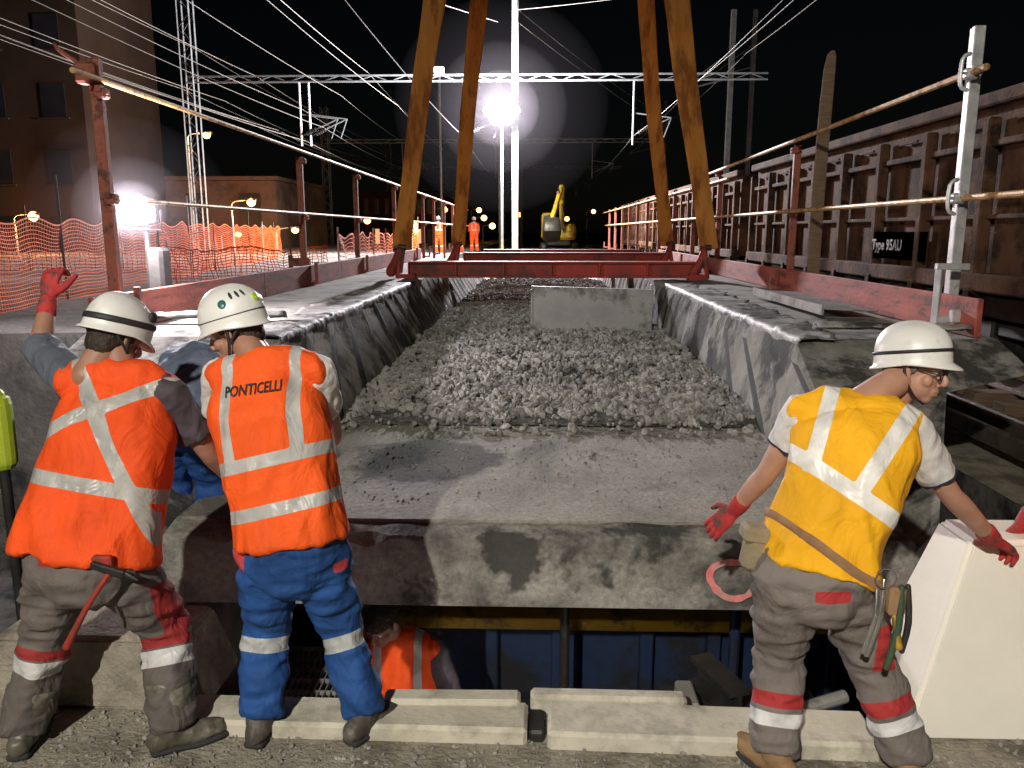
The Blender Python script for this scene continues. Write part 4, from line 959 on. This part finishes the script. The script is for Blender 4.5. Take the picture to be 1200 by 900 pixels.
for x,z,r_ in((-10,5.75,.011),(-10,7.0,.009),(-9.2,6.3,.009),(-3.2,5.9,.008),(4,5.9,.006),(-12,8.4,.01),(-7.2,8.5,.009),(-13.4,7.4,.011),(-11.2,6.2,.009),(-14.5,9.5,.01),(-6.0,7.2,.008),(-8.4,7.6,.008),(-12.6,6.6,.009),(-15.2,7.9,.010),(6.5,8.0,.007),(8.6,9.2,.007)):
    ys=[4,35.5,62,88,115]
    for i in range(4): wire((x,ys[i],z),(x,ys[i+1],z),.25,r_)
wire((-1.1,35,10.5),(12,62,8.0),r=.012); wire((-1.1,35,10.8),(16,20,9.5),r=.01); wire((-1.1,35,11),(9,60,10),r=.012); wire((-1.75,36,10.6),(-14.9,20,12),r=.01)
Wm.obj('overhead_wires')

# ------------------------------------------------------------------ orange mesh fences
def net(p0,p1,h,name,dx=.11,dz=.085,w=.016):
    p0=V(p0);p1=V(p1); Ld=(p1-p0).length; n=int(Ld/dx); k=int(h/dz); d=(p1-p0).normalized(); P=empty(name)
    def pt(i,j):
        t=i/n; j_=j/k; q=p0+(p1-p0)*t; sag=.10*math.sin(t*n*dx*2.1/1.0)**2
        return q+V((.08*noise.noise(V((t*20,j_*2,0))),.1*noise.noise(V((t*25,j_*2,5))),h*j_-sag*j_+.05*noise.noise(V((t*30,0,1)))*j_))
    vs=[];fs=[]
    for j in range(k+1):
        for i in range(n):
            a=pt(i,j);b_=pt(i+1,j); o=len(vs); ww=w*(2 if j in(0,k) else 1)
            vs+=[a,b_,b_+V((0,0,ww)),a+V((0,0,ww))]; fs.append((o,o+1,o+2,o+3))
    for i in range(n+1):
        for j in range(k):
            a=pt(i,j);b_=pt(i,j+1); o=len(vs); vs+=[a,a+d*w,b_+d*w,b_]; fs.append((o,o+1,o+2,o+3))
    make_obj('netting',vs,fs,M['net'],parent=P)
    q=MB()
    for s in range(int(Ld/2.4)+1):
        a=p0+d*(s*2.4); q.cyl(a-V((0,0,.1)),a+V((0,0,h+.15+(.5 if s%3==1 else 0))),.02,M['wood'] if s%2 else M['galv'])
    q.obj('stakes',P)
net((-7.0,10.0,.88),(-10.5,33,.88),1.25,'orange_mesh_fence',.07,.055,.012)
net((-7.4,16,.88),(-4.3,16.5,.88),.75,'orange_mesh_fence',.08,.06,.014)
net((-16,21,.88),(-9,22,.88),1.1,'orange_mesh_fence',.12,.09,.02)
net((-4.2,17,.88),(-5.0,34,.88),1.0,'orange_mesh_fence',.11,.085,.018)

# ------------------------------------------------------------------ buildings
def building(name,x0,x1,y0,y1,z1,m,fl,win,lit=()):
    P=empty(name); q=MB(); q.box(((x0+x1)/2,(y0+y1)/2,z1/2),(x1-x0,y1-y0,z1),m,bev=.02); q.obj('walls',P)
    q=MB()
    for i in range(win):
        for j in range(fl):
            x=x0+(x1-x0)*(i+.5)/win; z=z1*(j+.6)/fl; q.box((x,y0-.02,z),((x1-x0)/win*.4,.06,z1/fl*.5),M['winlit'] if (i,j) in lit else M['glass']); q.box((x,y0-.05,z-z1/fl*.27),((x1-x0)/win*.5,.14,.08),m)
    q.obj('windows',P); q=MB(); q.box(((x0+x1)/2,(y0+y1)/2,z1+.12),(x1-x0+.4,y1-y0+.4,.24),m,bev=.03); q.obj('parapet',P)
building('tower_block',-40,-22,40,48,22,M['tower'],7,6)
building('brown_warehouse',-60,-15.6,48.5,60,4.9,M['brick'],1,14)
building('station_building',-15.2,-8,70,80,5,M['tower'],2,8,lit=((1,0),(4,0),(5,0)))
# ------------------------------------------------------------------ excavator
P=empty('yellow_excavator'); q=MB(); ex,ey=1.3,52
for s in(-1,1):
    q.tube([V((ex+s*.95,ey-1.4,.85)),V((ex+s*.95,ey+1.4,.85))],[(.25,.4),(.25,.4)],M['dark'],hint=V((1,0,0)),power=4,sub=1)
q.box((ex,ey,1.2),(1.5,2.2,.3),M['dark'],bev=.05); q.box((ex,ey+.5,1.9),(2.2,2.4,1.0),M['yellow'],bev=.15); q.box((ex-.65,ey-.9,2.3),(.85,1.3,1.5),M['yellow'],bev=.1); q.box((ex-.65,ey-1.56,2.45),(.65,.03,.9),M['glass']); q.box((ex-1.09,ey-.9,2.45),(.03,.9,.9),M['glass'])
q.beam((ex+.2,ey-.6,2.2),(ex+.1,ey-2.4,4.6),.3,.4,M['yellow'],bev=.05); q.beam((ex+.1,ey-2.4,4.6),(ex-.5,ey-3.9,2.6),.24,.28,M['yellow'],bev=.05)
q.cyl((ex+.25,ey-1.0,2.0),(ex+.15,ey-2.0,3.6),.08,M['chrome']); q.cyl((ex+.1,ey-1.9,4.7),(ex-.15,ey-3.1,4.2),.07,M['chrome'])
q.tube([V((ex-.5,ey-3.9,2.6)),V((ex-.5,ey-4.2,2.0)),V((ex-.5,ey-3.7,1.5))],[(.5,.15),(.55,.3),(.5,.2)],M['dark'],hint=V((1,0,0)),power=4)
q.obj('machine',P,auto=True)
plight('excavator_work_light',(ex-1.5,ey-6,4.2),900,(1,.95,.8),.1,P)

# ------------------------------------------------------------------ pit contents
q=MB(); q.box((.35,5.0,-.60),(3.4,.2,.08),M['yellow'],bev=.008); q.obj('yellow_steel_rail')
q=MB(); q.box((.6,5.12,-1.2),(4.6,.04,1.15),M['blue']); 
for x in(-1.3,-.3,.15,.75,1.2,2.0,2.7): q.box((x,5.05,-1.2),(.09,.1,1.15),M['blue'],bev=.01)
q.box((.6,5.05,-1.25),(4.6,.09,.08),M['blue']); q.cyl((.18,4.6,-1.8),(.18,4.6,.02),.03,M['dark']); q.cyl((1.25,4.7,-1.8),(1.25,4.7,.02),.035,M['blue'])
q.obj('blue_formwork_panel')
q=MB()
for k in range(26): q.box((-1.75+k*.035,4.0,-.62),(.006,1.1,.03),M['steel'])
for k in range(10): q.box((-1.31,3.5+k*.12,-.62),(.9,.006,.028),M['steel'])
for x in(-1.78,-.86): q.box((x,4.0,-.63),(.04,1.12,.06),M['steel'])
for x in(-1.78,-.86):
    for y in (3.5,4.5): q.cyl((x,y,-1.8),(x,y,-.64),.024,M['galv'])
q.obj('steel_grating_platform')
q=MB(); q.box((.98,3.42,-.30),(.75,.5,.06),M['dark'],bev=.01)
for s in(-1,1): q.cyl((.98+s*.3,3.42,-1.8),(.98+s*.3,3.42,-.33),.04,M['dark'])
Rz=Matrix.Rotation(.35,3,'Z')
q.box((.84,3.38,-.16),(.11,.34,.02),M['dark'],Rz); q.box((.84,3.38,-.10),(.016,.34,.10),M['dark'],Rz); q.box((.84,3.38,-.04),(.11,.34,.02),M['dark'],Rz)
q.box((.68,3.3,-.17),(.08,.2,.18),M['steel'],bev=.01); q.box((.58,3.24,-.2),(.07,.1,.12),M['wood'],bev=.01); q.cyl((1.0,3.2,-.15),(1.4,3.35,-.12),.03,M['steel'])
q.obj('steel_bearing_brackets')
q=MB()
for x in(-2.6,2.9):
    for y in(4.4,6.6): q.cyl((x,y,-1.8),(x,y,.1),.05,M['dark'])
    q.cyl((x,4.4,-.4),(x,6.6,-1.6),.03,M['dark'])
q.obj('pit_shoring_props')

def frustum(name,x0,x1,y0,y1,z0,tx0,tx1,ty0,ty1,z1,m):
    import bmesh
    vs=[V((x0,y0,z0)),V((x1,y0,z0)),V((x1,y1,z0)),V((x0,y1,z0)),V((tx0,ty0,z1)),V((tx1,ty0,z1)),V((tx1,ty1,z1)),V((tx0,ty1,z1))]
    o=make_obj(name,vs,[(3,2,1,0),(4,5,6,7),(0,1,5,4),(1,2,6,5),(2,3,7,6),(3,0,4,7)],m)
    bm=bmesh.new(); bm.from_mesh(o.data); bmesh.ops.bevel(bm,geom=bm.edges[:],offset=.02,segments=3,affect='EDGES'); bm.to_mesh(o.data); bm.free(); return o
frustum('white_concrete_block',1.44,2.1,2.86,3.35,-.01,1.70,2.12,3.02,3.28,.76,M['white'])
frustum('stone_block',-2.3,-1.35,2.95,3.35,0,-2.25,-1.45,3.0,3.32,.30,M['ground'])
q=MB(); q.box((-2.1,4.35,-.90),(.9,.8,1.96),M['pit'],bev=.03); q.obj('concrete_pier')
q=MB(); q.tube([V((-3.17,4.5,.62)),V((-3.17,4.5,.95)),V((-3.17,4.5,1.0))],[.08,.08,.05],M['hv']); q.tube([V((-3.17,4.5,-1.8)),V((-3.17,4.5,.6))],[.03,.03],M['dark']); q.box((-3.17,4.5,-1.77),(.35,.35,.06),M['dark'],bev=.02); q.obj('hi_vis_bollard')

# ------------------------------------------------------------------ world, camera
w=bpy.data.worlds.new('World'); scene.world=w; w.use_nodes=True; nt=w.node_tree
sky=nt.nodes.new('ShaderNodeTexSky'); sky.sky_type='NISHITA'; sky.sun_disc=False; sky.sun_elevation=math.radians(12); sky.sun_rotation=math.radians(200)
bg=nt.nodes['Background']; bg.inputs[1].default_value=.0004; nt.links.new(sky.outputs[0],bg.inputs[0])
cam=bpy.data.cameras.new('Camera'); co=bpy.data.objects.new('Camera',cam); COL.objects.link(co)
co.location=(0,0,1.95); co.rotation_euler=(math.radians(79.2),0,math.radians(1.83)); cam.sensor_width=36; cam.lens=28.2; cam.clip_end=2000; cam.clip_start=.05
scene.camera=co
scene.view_settings.view_transform='Standard'; scene.view_settings.look='None'; scene.view_settings.exposure=0
